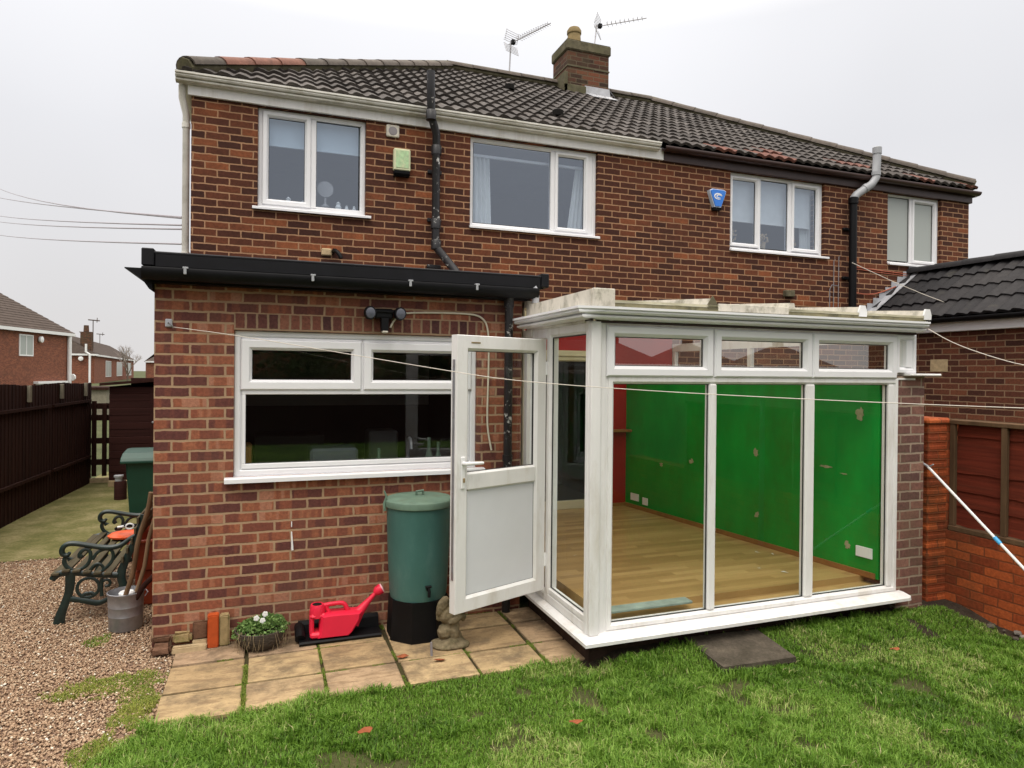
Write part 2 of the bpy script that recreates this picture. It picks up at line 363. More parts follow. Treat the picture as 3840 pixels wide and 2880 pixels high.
M['pansy'] = attr_mat('plant_leaf', [(0.0, (0.055, 0.12, 0.025)), (0.5, (0.12, 0.22, 0.05)), (1.0, (0.24, 0.36, 0.12))], 0.6, transl=0.25)
M['leaf'] = attr_mat('tree_leaf', [(0.0, (0.02, 0.04, 0.01)), (0.5, (0.04, 0.075, 0.018)), (1.0, (0.08, 0.11, 0.03))], 0.7, transl=0.2)

def ground_mat(name, stops, scale, bumpd=0.02, scale2=60):
    mt, n, l, b = nmat(name)
    g = gpos(n, l)
    f = math_(n, l, 'ADD', math_(n, l, 'MULTIPLY', noise(n, l, g, scale, 6, 0.7), 0.65), math_(n, l, 'MULTIPLY', noise(n, l, g, scale2, 4, 0.7), 0.35))
    l.new(ramp(n, l, f, stops), b.inputs['Base Color'])
    b.inputs['Roughness'].default_value = 0.95; b.inputs['Specular IOR Level'].default_value = 0.2
    bump(n, l, b, noise(n, l, g, scale2, 5, 0.7), 0.8, bumpd)
    return mt
M['ground'] = ground_mat('rough_ground', [(0.35, (0.045, 0.05, 0.02)), (0.65, (0.09, 0.10, 0.04))], 1.2)
M['lawn_soil'] = ground_mat('lawn_soil', [(0.35, (0.045, 0.045, 0.016)), (0.55, (0.08, 0.085, 0.03)), (0.68, (0.15, 0.105, 0.06))], 2.2)
M['gravel_base'] = ground_mat('gravel_base', [(0.3, (0.20, 0.125, 0.085)), (0.55, (0.34, 0.22, 0.155)), (0.75, (0.45, 0.32, 0.24))], 3, 0.02, 110)
M['mossy_path'] = ground_mat('mossy_concrete', [(0.3, (0.075, 0.078, 0.024)), (0.48, (0.150, 0.142, 0.050)), (0.66, (0.30, 0.25, 0.13))], 2.6, 0.008, 25)
M['dark_slab'] = ground_mat('grey_paving', [(0.32, (0.040, 0.034, 0.022)), (0.5, (0.080, 0.066, 0.050)), (0.68, (0.14, 0.115, 0.085))], 7, 0.008, 50)
M['soil'] = ground_mat('dark_soil', [(0.3, (0.022, 0.017, 0.012)), (0.7, (0.07, 0.05, 0.035))], 10, 0.03, 50)
M['joint_moss'] = ground_mat('mossy_joint', [(0.35, (0.04, 0.028, 0.016)), (0.55, (0.055, 0.048, 0.018)), (0.7, (0.06, 0.085, 0.016))], 3, 0.01, 50)

def laminate():
    mt, n, l, b = nmat('laminate_floor')
    g = n.new("ShaderNodeNewGeometry"); s = n.new("ShaderNodeSeparateXYZ"); l.new(g.outputs['Position'], s.inputs[0])
    cs, sn = math.cos(R(0)), math.sin(R(0))
    row = math_(n, l, 'FLOOR', math_(n, l, 'DIVIDE', s.outputs['Y'], 0.066))
    off = math_(n, l, 'MULTIPLY', row, 0.37)
    col = math_(n, l, 'FLOOR', math_(n, l, 'ADD', math_(n, l, 'DIVIDE', s.outputs['X'], 0.85), off))
    cv = n.new("ShaderNodeCombineXYZ"); l.new(col, cv.inputs[0]); l.new(row, cv.inputs[1])
    w = n.new("ShaderNodeTexWhiteNoise"); l.new(cv.outputs[0], w.inputs['Vector'])
    mp = n.new("ShaderNodeMapping"); mp.inputs['Scale'].default_value = (1.5, 22, 1); l.new(g.outputs['Position'], mp.inputs[0])
    gr = noise(n, l, mp.outputs[0], 2.5, 5, 0.6)
    f = math_(n, l, 'ADD', math_(n, l, 'MULTIPLY', w.outputs['Value'], 0.55), math_(n, l, 'MULTIPLY', gr, 0.5))
    l.new(ramp(n, l, f, [(0.1, (0.28, 0.165, 0.058)), (0.5, (0.41, 0.255, 0.100)), (0.95, (0.54, 0.36, 0.155))]), b.inputs['Base Color'])
    b.inputs['Roughness'].default_value = 0.33
    return mt
M['laminate'] = laminate()

# ------------------------------------------------------------------ mesh helpers
class MB:
    def __init__(self, T=None):
        self.v = []; self.f = []; self.t = []; self.T = T; self.tint = 0.5; self.usetint = False
    def add(self, vs, fs, T=None):
        T = T or self.T
        o = len(self.v)
        for p in vs:
            p = Vector(p)
            self.v.append(tuple(T @ p) if T is not None else tuple(p))
        for f in fs:
            self.f.append(tuple(i + o for i in f)); self.t.append(self.tint)
        return self
    def box(self, x0, y0, z0, x1, y1, z1, b=0.0):
        x0, x1 = sorted((x0, x1)); y0, y1 = sorted((y0, y1)); z0, z1 = sorted((z0, z1))
        if not b:
            v = [(x, y, z) for z in (z0, z1) for y in (y0, y1) for x in (x0, x1)]
            return self.add(v, [(0, 2, 3, 1), (4, 5, 7, 6), (0, 1, 5, 4), (2, 6, 7, 3), (0, 4, 6, 2), (1, 3, 7, 5)])
        b = min(b, (x1 - x0) / 2.1, (y1 - y0) / 2.1, (z1 - z0) / 2.1)
        bm = bmesh.new(); bmesh.ops.create_cube(bm, size=1)
        for q in bm.verts:
            q.co = Vector(((x0 + x1) / 2 + q.co.x * (x1 - x0), (y0 + y1) / 2 + q.co.y * (y1 - y0), (z0 + z1) / 2 + q.co.z * (z1 - z0)))
        bmesh.ops.bevel(bm, geom=bm.edges[:], offset=b, segments=1, affect='EDGES')
        return self.bm(bm)
    def bm(self, bm):
        bm.verts.index_update()
        self.add([q.co for q in bm.verts], [tuple(x.index for x in f.verts) for f in bm.faces]); bm.free()
        return self
    def prism(self, poly, axis, a, b):
        """polygon (2d) extruded along axis between a and b; axis x: poly=(y,z); y: (x,z); z: (x,y)"""
        def P(p, t):
            return {'x': (t, p[0], p[1]), 'y': (p[0], t, p[1]), 'z': (p[0], p[1], t)}[axis]
        n = len(poly)
        v = [P(p, a) for p in poly] + [P(p, b) for p in poly]
        f = [tuple(range(n))[::-1], tuple(range(n, 2 * n))] + [(i, (i + 1) % n, n + (i + 1) % n, n + i) for i in range(n)]
        return self.add(v, f)
    def tube(self, pts, r, n=8, cap=True, squash=None, smooth=0):
        pts = [Vector(p) for p in pts]
        rs = list(r) if isinstance(r, (list, tuple)) else [r] * len(pts)
        for _ in range(smooth):
            q = [pts[0]]; qr = [rs[0]]
            for i in range(len(pts) - 1):
                q += [pts[i] * 0.75 + pts[i + 1] * 0.25, pts[i] * 0.25 + pts[i + 1] * 0.75]
                qr += [rs[i] * 0.75 + rs[i + 1] * 0.25, rs[i] * 0.25 + rs[i + 1] * 0.75]
            q.append(pts[-1]); qr.append(rs[-1]); pts, rs = q, qr
        vs = []; fs = []; up = None
        for i, p in enumerate(pts):
            t = (pts[min(i + 1, len(pts) - 1)] - pts[max(i - 1, 0)]).normalized()
            if up is None:
                up = Vector((0, 1, 0)) if abs(t.y) < 0.9 else Vector((1, 0, 0))
            u = (up - t * up.dot(t)).normalized(); w = t.cross(u); up = u
            for k in range(n):
                a = 2 * math.pi * (k + 0.5) / n
                off = u * math.cos(a) * rs[i] + w * math.sin(a) * rs[i]
                if squash: off = Vector((off.x * squash[0], off.y * squash[1], off.z * squash[2]))
                vs.append(p + off)
        for i in range(len(pts) - 1):
            for k in range(n):
                fs.append((i * n + k, i * n + (k + 1) % n, (i + 1) * n + (k + 1) % n, (i + 1) * n + k))
        if cap:
            fs.append(tuple(range(n))[::-1]); fs.append(tuple((len(pts) - 1) * n + k for k in range(n)))
        return self.add(vs, fs)
    def lathe(self, c, prof, n=32, axis='z', cap=True, sx=1.0, sy=1.0, poly=None):
        vs = []; fs = []
        for r_, h in prof:
            for k in range(n):
                a = 2 * math.pi * k / n
                rr = r_ * (poly(a) if poly else 1)
                x, y = rr * math.cos(a) * sx, rr * math.sin(a) * sy
                vs.append({'z': (c[0] + x, c[1] + y, c[2] + h), 'y': (c[0] + x, c[1] + h, c[2] + y), 'x': (c[0] + h, c[1] + x, c[2] + y)}[axis])
        m_ = len(prof)
        for i in range(m_ - 1):
            for k in range(n):
                fs.append((i * n + k, i * n + (k + 1) % n, (i + 1) * n + (k + 1) % n, (i + 1) * n + k))
        if cap:
            fs.append(tuple(range(n))[::-1]); fs.append(tuple((m_ - 1) * n + k for k in range(n)))
        return self.add(vs, fs)
    def ring(self, x0, x1, z0, z1, prof, wb=None):
        """mitred frame in local plane (x, z) ; prof = [(inset, y)], y towards viewer is negative"""
        vs = []; fs = []
        for ins, y in prof:
            vs += [(x0 + ins, y, z0 + ins), (x1 - ins, y, z0 + ins), (x1 - ins, y, z1 - ins), (x0 + ins, y, z1 - ins)]
        k = len(prof)
        for i in range(k):
            j = (i + 1) % k
            for q in range(4):
                a, b = q, (q + 1) % 4
                fs.append((i * 4 + a, i * 4 + b, j * 4 + b, j * 4 + a))
        return self.add(vs, fs)

def fix(me):
    bm = bmesh.new(); bm.from_mesh(me); bmesh.ops.recalc_face_normals(bm, faces=bm.faces[:]); bm.to_mesh(me); bm.free()

BASE = {}
def obj(name, mb, mat, parent=None, smooth=False, kind=None, label=None, cat=None, group=None, tint=False, recalc=True, loc=None):
    me = bpy.data.meshes.new(name)
    base = BASE[parent.name] if parent else (Vector(loc) if loc else Vector((0, 0, 0)))
    me.from_pydata([tuple(Vector(v) - base) for v in mb.v], [], mb.f)
    if tint:
        a = me.attributes.new('tint', 'FLOAT', 'FACE'); a.data.foreach_set('value', np.array(mb.t, dtype=np.float32))
    if recalc: fix(me)
    o = bpy.data.objects.new(name, me); COL.objects.link(o)
    me.materials.append(M[mat] if isinstance(mat, str) else mat)
    if smooth:
        me.shade_smooth(); me.set_sharp_from_angle(angle=R(smooth if smooth is not True else 35))
    if parent: o.parent = parent
    else: o.location = base
    BASE[o.name] = base
    if label: o['label'] = label
    if cat: o['category'] = cat
    if group: o['group'] = group
    if kind: o['kind'] = kind
    return o

def thing(name, loc, label, cat, group=None):
    o = bpy.data.objects.new(name, None); COL.objects.link(o)
    o.location = loc; o.empty_display_size = 0.1
    o['label'] = label; o['category'] = cat
    if group: o['group'] = group
    BASE[o.name] = Vector(loc)
    return o

def np_mesh(name, V, T3, tint, mat, **kw):
    me = bpy.data.meshes.new(name)
    me.vertices.add(len(V)); me.vertices.foreach_set('co', V.astype(np.float32).ravel())
    k = T3.shape[1]
    me.loops.add(T3.size); me.loops.foreach_set('vertex_index', T3.astype(np.int32).ravel())
    me.polygons.add(len(T3)); me.polygons.foreach_set('loop_start', np.arange(0, T3.size, k, dtype=np.int32))
    me.polygons.foreach_set('loop_total', np.full(len(T3), k, dtype=np.int32))
    me.update(calc_edges=True)
    a = me.attributes.new('tint', 'FLOAT', 'FACE'); a.data.foreach_set('value', tint.astype(np.float32))
    me.materials.append(M[mat])
    o = bpy.data.objects.new(name, me); COL.objects.link(o)
    par = kw.pop('parent', None)
    if par:
        o.parent = par; b = BASE[par.name]
        V2 = V - np.array(b); me.vertices.foreach_set('co', V2.astype(np.float32).ravel())
        BASE[o.name] = b
    else: BASE[o.name] = Vector((0, 0, 0))
    for k2, v2 in kw.items(): o[k2] = v2
    return o

def vnoise(x, y, s, seed=0):
    """smooth value noise in numpy"""
    r_ = np.random.default_rng(seed); g = r_.random((64, 64))
    x = x / s + 100; y = y / s + 100
    xi = np.floor(x).astype(int); yi = np.floor(y).astype(int); fx = x - xi; fy = y - yi
    fx = fx * fx * (3 - 2 * fx); fy = fy * fy * (3 - 2 * fy)
    G = lambda a, b: g[a % 64, b % 64]
    return (G(xi, yi) * (1 - fx) + G(xi + 1, yi) * fx) * (1 - fy) + (G(xi, yi + 1) * (1 - fx) + G(xi + 1, yi + 1) * fx) * fy

def wall_holes(mb, x0, x1, z0, z1, y0, y1, holes):
    """wall slab between y0,y1 split into boxes around rectangular holes (x0,x1,z0,z1)"""
    xs = sorted({x0, x1, *[h[0] for h in holes], *[h[1] for h in holes]})
    zs = sorted({z0, z1, *[h[2] for h in holes], *[h[3] for h in holes]})
    xi = {v: i for i, v in enumerate(xs)}; zi = {v: i for i, v in enumerate(zs)}
    solid = [[not any(h[0] <= (xs[i] + xs[i + 1]) / 2 <= h[1] and h[2] <= (zs[j] + zs[j + 1]) / 2 <= h[3] for h in holes) for j in range(len(zs) - 1)] for i in range(len(xs) - 1)]
    nz_ = len(zs); idx = {}
    V = []; Fc = []
    def vid(i, j, s):
        k = (i, j, s)
        if k not in idx: idx[k] = len(V); V.append((xs[i], y0 if s == 0 else y1, zs[j]))
        return idx[k]
    nx, nz2 = len(xs) - 1, len(zs) - 1
    for i in range(nx):
        for j in range(nz2):
            if not solid[i][j]: continue
            for s in (0, 1): Fc.append([vid(i, j, s), vid(i + 1, j, s), vid(i + 1, j + 1, s), vid(i, j + 1, s)])
            for di, dj, a, b in ((-1, 0, (0, 0), (0, 1)), (1, 0, (1, 0), (1, 1)), (0, -1, (0, 0), (1, 0)), (0, 1, (0, 1), (1, 1))):
                ii, jj = i + di, j + dj
                if 0 <= ii < nx and 0 <= jj < nz2 and solid[ii][jj]: continue
                Fc.append([vid(i + a[0], j + a[1], 0), vid(i + b[0], j + b[1], 0), vid(i + b[0], j + b[1], 1), vid(i + a[0], j + a[1], 1)])
    mb.add(V, Fc)

# ------------------------------------------------------------------ setting: ground
D = 2.234
GZ = -0.03
def sheet(name, poly, z, mat, kind='structure', **kw):
    mb = MB(); mb.add([(x, y, z) for x, y in poly], [tuple(range(len(poly)))])
    return obj(name, mb, mat, kind=kind, **kw)
sheet('ground', [(-700, -500), (700, -500), (700, 900), (-700, 900)], -0.062, 'ground')
LAWN = [(0.14, -1.04), (0.02, -1.20), (-0.12, -1.40), (-0.32, -1.75), (-0.5, -2.3), (-0.6, -3.2), (-0.6, -13.0), (6.14, -13.0), (6.14, -1.10), (5.8, -1.04), (2.78, -1.02)]
sheet('lawn', LAWN, -0.048, 'lawn_soil')
sheet('gravel_path', [(-2.42, -13), (-0.30, -13), (-0.30, -2.2), (0.16, -1.0), (0.16, 0.06), (0.0, 0.06), (0.0, 2.95), (-2.32, 2.95)], -0.054, 'gravel_base')
sheet('path', [(-2.36, 2.95), (0.0, 2.88), (0.0, 9.4), (-2.15, 9.4)], -0.044, 'mossy_path')
sheet('soil_border', [(2.70, -1.02), (5.5, -1.02), (6.14, -1.02), (6.14, -2.0), (5.95, -1.95), (5.86, -1.45), (5.72, -1.25), (4.6, -1.22), (2.86, -1.20)], -0.043, 'soil')

def gh(x, y):
    a = np.clip((x - 2.75) / 0.25, 0, 1); b = np.clip((y + 1.62) / 0.42, 0, 1)
    return 0.075 * a * b * b * (3 - 2 * b)
mb = MB(); nx_, ny_ = 56, 12; xs_ = [2.75 + (6.14 - 2.75) * i / nx_ for i in range(nx_ + 1)]; ys_ = [-1.62 + 0.60 * j / ny_ for j in range(ny_ + 1)]
mb.add([(x, y, -0.0475 + float(gh(x, y)) + (0.008 * math.sin(x * 23) * math.sin(y * 31 + x) if 0 < j < ny_ and y > -1.3 else 0)) for j, y in enumerate(ys_) for x in xs_], [(j * (nx_ + 1) + i, j * (nx_ + 1) + i + 1, (j + 1) * (nx_ + 1) + i + 1, (j + 1) * (nx_ + 1) + i) for j in range(ny_) for i in range(nx_)])
obj('lawn_bank', mb, 'soil', kind='structure')

# patio : riven slabs bedded in mossy joints
mb = MB(); mb.usetint = True
mj = MB(); mj.box(0.15, -1.055, -0.06, 2.86, 0.0, -0.041)
cols = [(0.155, 0.60), (0.625, 1.075), (1.095, 1.545), (1.575, 2.03), (2.055, 2.50), (2.53, 2.86)]
rows = [(-1.055, -0.715), (-0.69, -0.315), (-0.29, -0.012)]
for ci, (a, b) in enumerate(cols):
    for ri, (c, d_) in enumerate(rows):
        mb.tint = random.random()
        j = lambda: random.uniform(-0.006, 0.006)
        zt = GZ + random.uniform(-0.003, 0.004)
        if ci == 0 and ri == 2: zt += 0.008; d_ = 0.04
        if ci == 5 and ri == 2: b = 2.78
        e0, e1, e2, e3, h0, h1, h2, h3 = [j() for _ in range(8)]
        t_ = [(a + e0, c + e1, zt), (b + e2, c + e3, zt), (b + h0, d_ + h1, zt), (a + h2, d_ + h3, zt)]
        s_ = 0.007
        cx, cy = (a + b) / 2, (c + d_) / 2
        top = [(x + (s_ if x < cx else -s_), y + (s_ if y < cy else -s_), z + 0.004) for x, y, z in t_]
        bot = [(x, y, -0.055) for x, y, z in t_]
        mb.add(bot + t_ + top, [(0, 1, 5, 4), (1, 2, 6, 5), (2, 3, 7, 6), (3, 0, 4, 7), (4, 5, 9, 8), (5, 6, 10, 9), (6, 7, 11, 10), (7, 4, 8, 11), (8, 9, 10, 11)])
obj('patio', mb, 'slab', kind='structure', tint=True)
obj('patio_joints', mj, 'joint_moss', kind='structure')

t = obj('paving_slab', MB().add([(3.514, -1.133, 0.0), (4.11, -1.19, 0.0), (4.083, -1.602, -0.015), (3.517, -1.570, -0.015), (3.514, -1.133, 0.052), (4.11, -1.19, 0.052), (4.083, -1.602, 0.020), (3.517, -1.570, 0.020)],
    [(0, 1, 2, 3), (4, 5, 6, 7), (0, 1, 5, 4), (1, 2, 6, 5), (2, 3, 7, 6), (3, 0, 4, 7)]), 'dark_slab', label='single dark grey paving slab set in the grass below the conservatory windows', cat='paving slab')

# ------------------------------------------------------------------ window builder
def frame_prof(w, yf, yb, ch=0.006, bead=0.016, bd=0.02):
    return [(0, yb), (0, yf + ch), (ch, yf), (w - bead, yf), (w, yf + bd), (w, yb)]

def window(parent, x0, x1, z0, z1, Y, frame_w, sections, sill=None, T=None, pane='glass', mat='upvc_clean', name='window', depth=0.07, bars=()):
    """sections: dict(x0,x1,z0,z1,sash width or 0,pane material); bars: (x0,x1,z0,z1) mullions/transoms"""
    mb = MB(T)
    mb.ring(x0, x1, z0, z1, frame_prof(frame_w, Y, Y + depth))
    for a, b, c, d_ in bars: mb.box(a, Y + 0.002, c, b, Y + depth - 0.002, d_, 0.004)
    w = obj(name, mb, mat, parent)
    for s in sections:
        if s.get('sash'):
            sb = MB(T); sb.ring(s['x0'], s['x1'], s['z0'], s['z1'], frame_prof(s['sash'], Y - 0.014, Y + 0.05, 0.008, 0.02, 0.026))
            obj('sash', sb, mat, w)
            i = s['sash']
        else: i = 0.0
        gx0, gx1, gz0, gz1 = s['x0'] + i, s['x1'] - i, s['z0'] + i, s['z1'] - i
        gk = MB(T); gk.ring(gx0 - 0.004, gx1 + 0.004, gz0 - 0.004, gz1 + 0.004, [(0, Y + 0.028), (0.007, Y + 0.020), (0.009, Y + 0.030), (0, Y + 0.034)])
        obj('gasket', gk, 'rubber', w)
        pm = s.get('pane', pane)
        pb = MB(T); pb.add([(gx0, Y + 0.029, gz0), (gx1, Y + 0.029, gz0), (gx1, Y + 0.029, gz1), (gx0, Y + 0.029, gz1)], [(0, 1, 2, 3)])
        obj('pane', pb, pm, w)
    if sill:
        sx0, sx1, sz0, sz1, sy = sill
        sb = MB(T); sb.prism([(Y + 0.05, sz0), (Y + 0.05, sz1 + 0.004), (sy + 0.004, sz1 - 0.004), (sy, sz1 - 0.010), (sy, sz0 - 0.006), (sy + 0.012, sz0 - 0.006), (sy + 0.012, sz0)], 'x', sx0, sx1)
        obj('sill', sb, mat, w)
    return w

# ------------------------------------------------------------------ THE PAIR OF HOUSES
H = thing('semi_detached_house', (5.5, 5.8, -0.03), 'pair of two storey dark red brick semi-detached houses under one hipped tiled roof', 'house')
W1 = (0.622, 1.722, 3.60, 4.64); W2 = (2.903, 4.54, 3.60, 4.64); W3 = (6.52, 8.14, 3.60, 4.64); W4 = (9.343, 10.44, 3.60, 4.64)
PD = (3.60, 4.66, 0.26, 2.12)       # garden door into the conservatory
mb = MB()
wall_holes(mb, 0.0, 11.05, -0.06, 4.80, D, D + 0.26, [W1, W2, W3, W4, PD])
mb.box(0.0, D + 0.26, -0.06, 0.26, 9.36, 4.80)
mb.box(10.79, D + 0.26, -0.06, 11.05, 9.36, 4.80)
mb.box(0.26, 9.10, -0.06, 10.79, 9.36, 4.80)
hw = obj('wall', mb, 'brick_main', H)
mb = MB(); mb.box(0.27, D + 0.27, 2.9, 10.78, 9.09, 3.0); mb.box(0.27, D + 0.27, 4.80, 10.78, 9.09, 4.84)
for x in (2.35, 5.45, 8.7): mb.box(x, D + 0.27, 3.0, x + 0.12, 9.09, 4.80)
mb.box(0.27, 5.2, 3.0, 10.78, 5.3, 4.80)
obj('inner_wall', mb, 'room_pale', H)
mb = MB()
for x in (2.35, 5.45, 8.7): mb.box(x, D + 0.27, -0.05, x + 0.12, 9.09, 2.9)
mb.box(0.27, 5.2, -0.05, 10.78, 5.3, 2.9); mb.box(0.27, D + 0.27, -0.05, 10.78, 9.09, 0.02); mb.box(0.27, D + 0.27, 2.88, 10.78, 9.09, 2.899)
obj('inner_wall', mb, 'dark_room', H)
yw = D + 0.05
# window 1
w1 = window(H, *W1, yw, 0.055, [dict(x0=0.665, x1=1.15, z0=3.645, z1=4.62, sash=0.062, pane='glass_up'), dict(x0=1.205, x1=1.655, z0=3.665, z1=4.59, pane='glass_up')],
            sill=(0.572, 1.776, 3.580, 3.605, D - 0.045), bars=[(1.15, 1.205, 3.65, 4.59), (1.205, 1.68, 3.64, 3.668), (1.2, 1.68, 4.585, 4.60)])
w2 = window(H, *W2, yw, 0.052, [dict(x0=2.957, x1=3.935, z0=3.655, z1=4.59, pane='glass_up'), dict(x0=3.985, x1=4.43, z0=3.64, z1=4.60, sash=0.05, pane='glass_up')],
            sill=(2.895, 4.562, 3.580, 3.605, D - 0.035), bars=[(3.93, 3.985, 3.64, 4.60), (4.43, 4.49, 3.64, 4.60)])
w3 = window(H, *W3, yw, 0.045, [dict(x0=6.555, x1=7.03, z0=3.655, z1=4.60, sash=0.048, pane='glass_up'), dict(x0=7.065, x1=7.535, z0=3.655, z1=4.59, pane='glass_up'), dict(x0=7.60, x1=8.09, z0=3.65, z1=4.605, sash=0.052, pane='glass_up')],
            sill=(6.515, 8.20, 3.578, 3.603, D - 0.04), bars=[(7.03, 7.065, 3.64, 4.60), (7.535, 7.60, 3.64, 4.60)])
w4 = window(H, *W4, yw, 0.035, [dict(x0=9.375, x1=9.845, z0=3.65, z1=4.60, pane='frosted'), dict(x0=9.895, x1=10.40, z0=3.63, z1=4.605, sash=0.055, pane='frosted')],
            sill=(9.35, 10.51, 3.575, 3.600, D - 0.035), bars=[(9.845, 9.895, 3.63, 4.61)])
def blind(win, x0, x1, z0, z1, y, mat='blind'):
    b = MB(); b.box(x0, y, z0, x1, y + 0.004, z1); b.tube([(x0, y + 0.002, z0), (x1, y + 0.002, z0)], 0.010, 6)
    obj('blind', b, mat, win)
blind(w1, 0.68, 1.68, 4.30, 4.63, D + 0.16)
blind(w3, 6.57, 8.02, 4.02, 4.63, D + 0.16, 'curtain')
def curtain(win, xa, xb, z0, z1, y, taper=0.0):
    b = MB(); n = 60; vs = []; fs = []
    for k, z in enumerate((z0, (z0 + z1) / 2, z1)):
        for i in range(n + 1):
            u = i / n; xx = xa + (xb + taper * (0.5 if k == 1 else (1 if k == 2 else 0)) - xa) * u
            vs.append((xx, y + 0.022 * math.sin(u * 30 + 0.5 * math.sin(u * 9)), z))
    for k in range(2):
        for i in range(n): fs.append((k * (n + 1) + i, k * (n + 1) + i + 1, (k + 1) * (n + 1) + i + 1, (k + 1) * (n + 1) + i))
    b.add(vs, fs); obj('curtain', b, 'curtain', win, smooth=60)
curtain(w2, 2.92, 3.22, 3.62, 4.48, D + 0.20, -0.03)
curtain(w2, 4.50, 4.20, 3.62, 4.48, D + 0.20, 0.12)
curtain(w3, 8.10, 7.88, 3.62, 4.60, D + 0.22)
b = MB(); b.box(2.92, D + 0.17, 4.46, 4.52, D + 0.20, 4.49); obj('curtain_rail', b, 'white', w2)
# ornaments on the bedroom sills
b = MB(); b.box(0.68, D + 0.13, 3.66, 1.68, D + 0.24, 3.685); obj('inner_sill', b, 'white', w1)
o = MB(); o.lathe((1.31, D + 0.18, 3.90), [(0.02, -0.20), (0.045, -0.19), (0.012, -0.16), (0.012, -0.10)], 16)
o.lathe((1.31, D + 0.17, 3.895), [(0.001, -0.008), (0.085, -0.006), (0.085, 0.006), (0.001, 0.008)], 28, axis='y')
obj('mirror', o, 'room_pale', w1, smooth=True)
for x, s in ((0.72, 0.02), (0.93, 0.035), (1.08, 0.026), (1.45, 0.034), (1.54, 0.022), (1.62, 0.022)):
    o = MB(); o.lathe((x, D + 0.18, 3.685), [(s * 0.7, 0), (s, s * 0.8), (s * 0.6, s * 1.6), (s * 0.8, s * 2.0), (0.004, s * 2.6)], 12)
    obj('ornament', o, 'curtain', w1, smooth=True)
rr = random.Random(3)
for cx in (6.68, 7.22, 7.72):
    o = MB()
    for i in range(60):
        a = rr.uniform(0, 6.28); q = rr.uniform(0, 0.09); z = 3.80 + rr.uniform(-0.05, 0.08)
        o.tube([(cx + q * math.cos(a), D + 0.2 + 0.4 * q * math.sin(a), z), (cx + 1.25 * q * math.cos(a), D + 0.2 + 0.4 * q * math.sin(a), z + 0.022)], 0.010, 5)
    o.lathe((cx, D + 0.2, 3.64), [(0.035, 0), (0.05, 0.11)], 12)
    obj('flower_arrangement', o, 'buff_stone', w3)

# eaves boards and gutters
mb = MB(); mb.box(-0.03, D - 0.035, 4.645, 5.46, D - 0.004, 4.80, 0.004); mb.box(-0.03, D - 0.004, 4.645, -0.004, 9.36, 4.80)
obj('fascia_board', mb, 'upvc', H)
mb = MB(); mb.box(5.462, D - 0.037, 4.635, 11.08, D - 0.004, 4.80, 0.004); mb.box(11.052, D - 0.004, 4.635, 11.08, 9.36, 4.80)
obj('fascia_board', mb, 'brown', H)
def ogee(d0=0.0):   # (distance out from fascia, height) gutter section, open top
    out = [(0, 0.085), (0, 0.0), (0.030, 0.0), (0.052, 0.003), (0.068, 0.011), (0.072, 0.022), (0.066, 0.029), (0.050, 0.031), (0.052, 0.037), (0.084, 0.040), (0.093, 0.054), (0.088, 0.067), (0.102, 0.072), (0.102, 0.090)]
    return out + [(0.097, 0.090), (0.096, 0.079), (0.084, 0.072), (0.084, 0.056), (0.078, 0.046), (0.046, 0.040), (0.046, 0.026), (0.048, 0.009), (0.006, 0.006), (0.006, 0.085)]
def gutter_y(mb, x0, x1, yf, z, pr, endcap=(True, True)):
    mb.prism([(yf - a, z + h) for a, h in pr], 'x', x0, x1)
    solid = [(yf - a, z + h) for a, h in pr[:14]]
    if endcap[0]: mb.prism(solid, 'x', x0 - 0.004, x0)
    if endcap[1]: mb.prism(solid, 'x', x1, x1 + 0.004)
mb = MB(); gutter_y(mb, -0.13, 5.36, D - 0.04, 4.742, ogee()); mb.prism([(-0.032 - a, 4.742 + h) for a, h in ogee()], 'y', D - 0.04, 9.4)
for x in (0.02, 1.05, 2.15, 3.4, 4.45, 5.3):   # clips
    mb.prism([(D - 0.04 - a * 1.04, 4.742 + h * 1.03 - 0.002) for a, h in ogee()[1:14]] + [(D - 0.1, 4.80)], 'x', x, x + 0.022)
obj('gutter', mb, 'gutter_white', H)
half = [(0.004 + 0.052 * (1 - math.cos(a)), 0.052 - 0.052 * math.sin(a)) for a in [math.pi * k / 8 for k in range(9)]]
hr = half + [(a, h + 0.0) for a, h in [(0.104, 0.06), (0.100, 0.054)]] + [(0.008 + 0.048 * (1 - math.cos(a)), 0.054 - 0.048 * math.sin(a)) for a in [math.pi * k / 8 for k in range(8, -1, -1)]]
mb = MB(); mb.prism([(D - 0.042 - a, 4.735 + h) for a, h in hr], 'x', 5.42, 11.13)
mb.prism([(11.084 + a, 4.735 + h) for a, h in hr], 'y', D - 0.05, 9.4)
mb.lathe((0, 0, 0), [(0.001, 0), (0.05, 0)], 8) if False else None
obj('gutter', mb, 'brown', H, smooth=40)
# rain pipe on the left gable corner
mb = MB(); mb.tube([(-0.085, D + 0.0, 4.74), (-0.085, D + 0.02, 4.62), (-0.055, D + 0.09, 4.48), (-0.055, D + 0.09, -0.03)], 0.034, 12)
for z in (3.05, 4.35, 1.5): mb.lathe((-0.055, D + 0.09, z), [(0.040, 0), (0.040, 0.05)], 14)
obj('rain_pipe', mb, 'gutter_white', H, smooth=40)

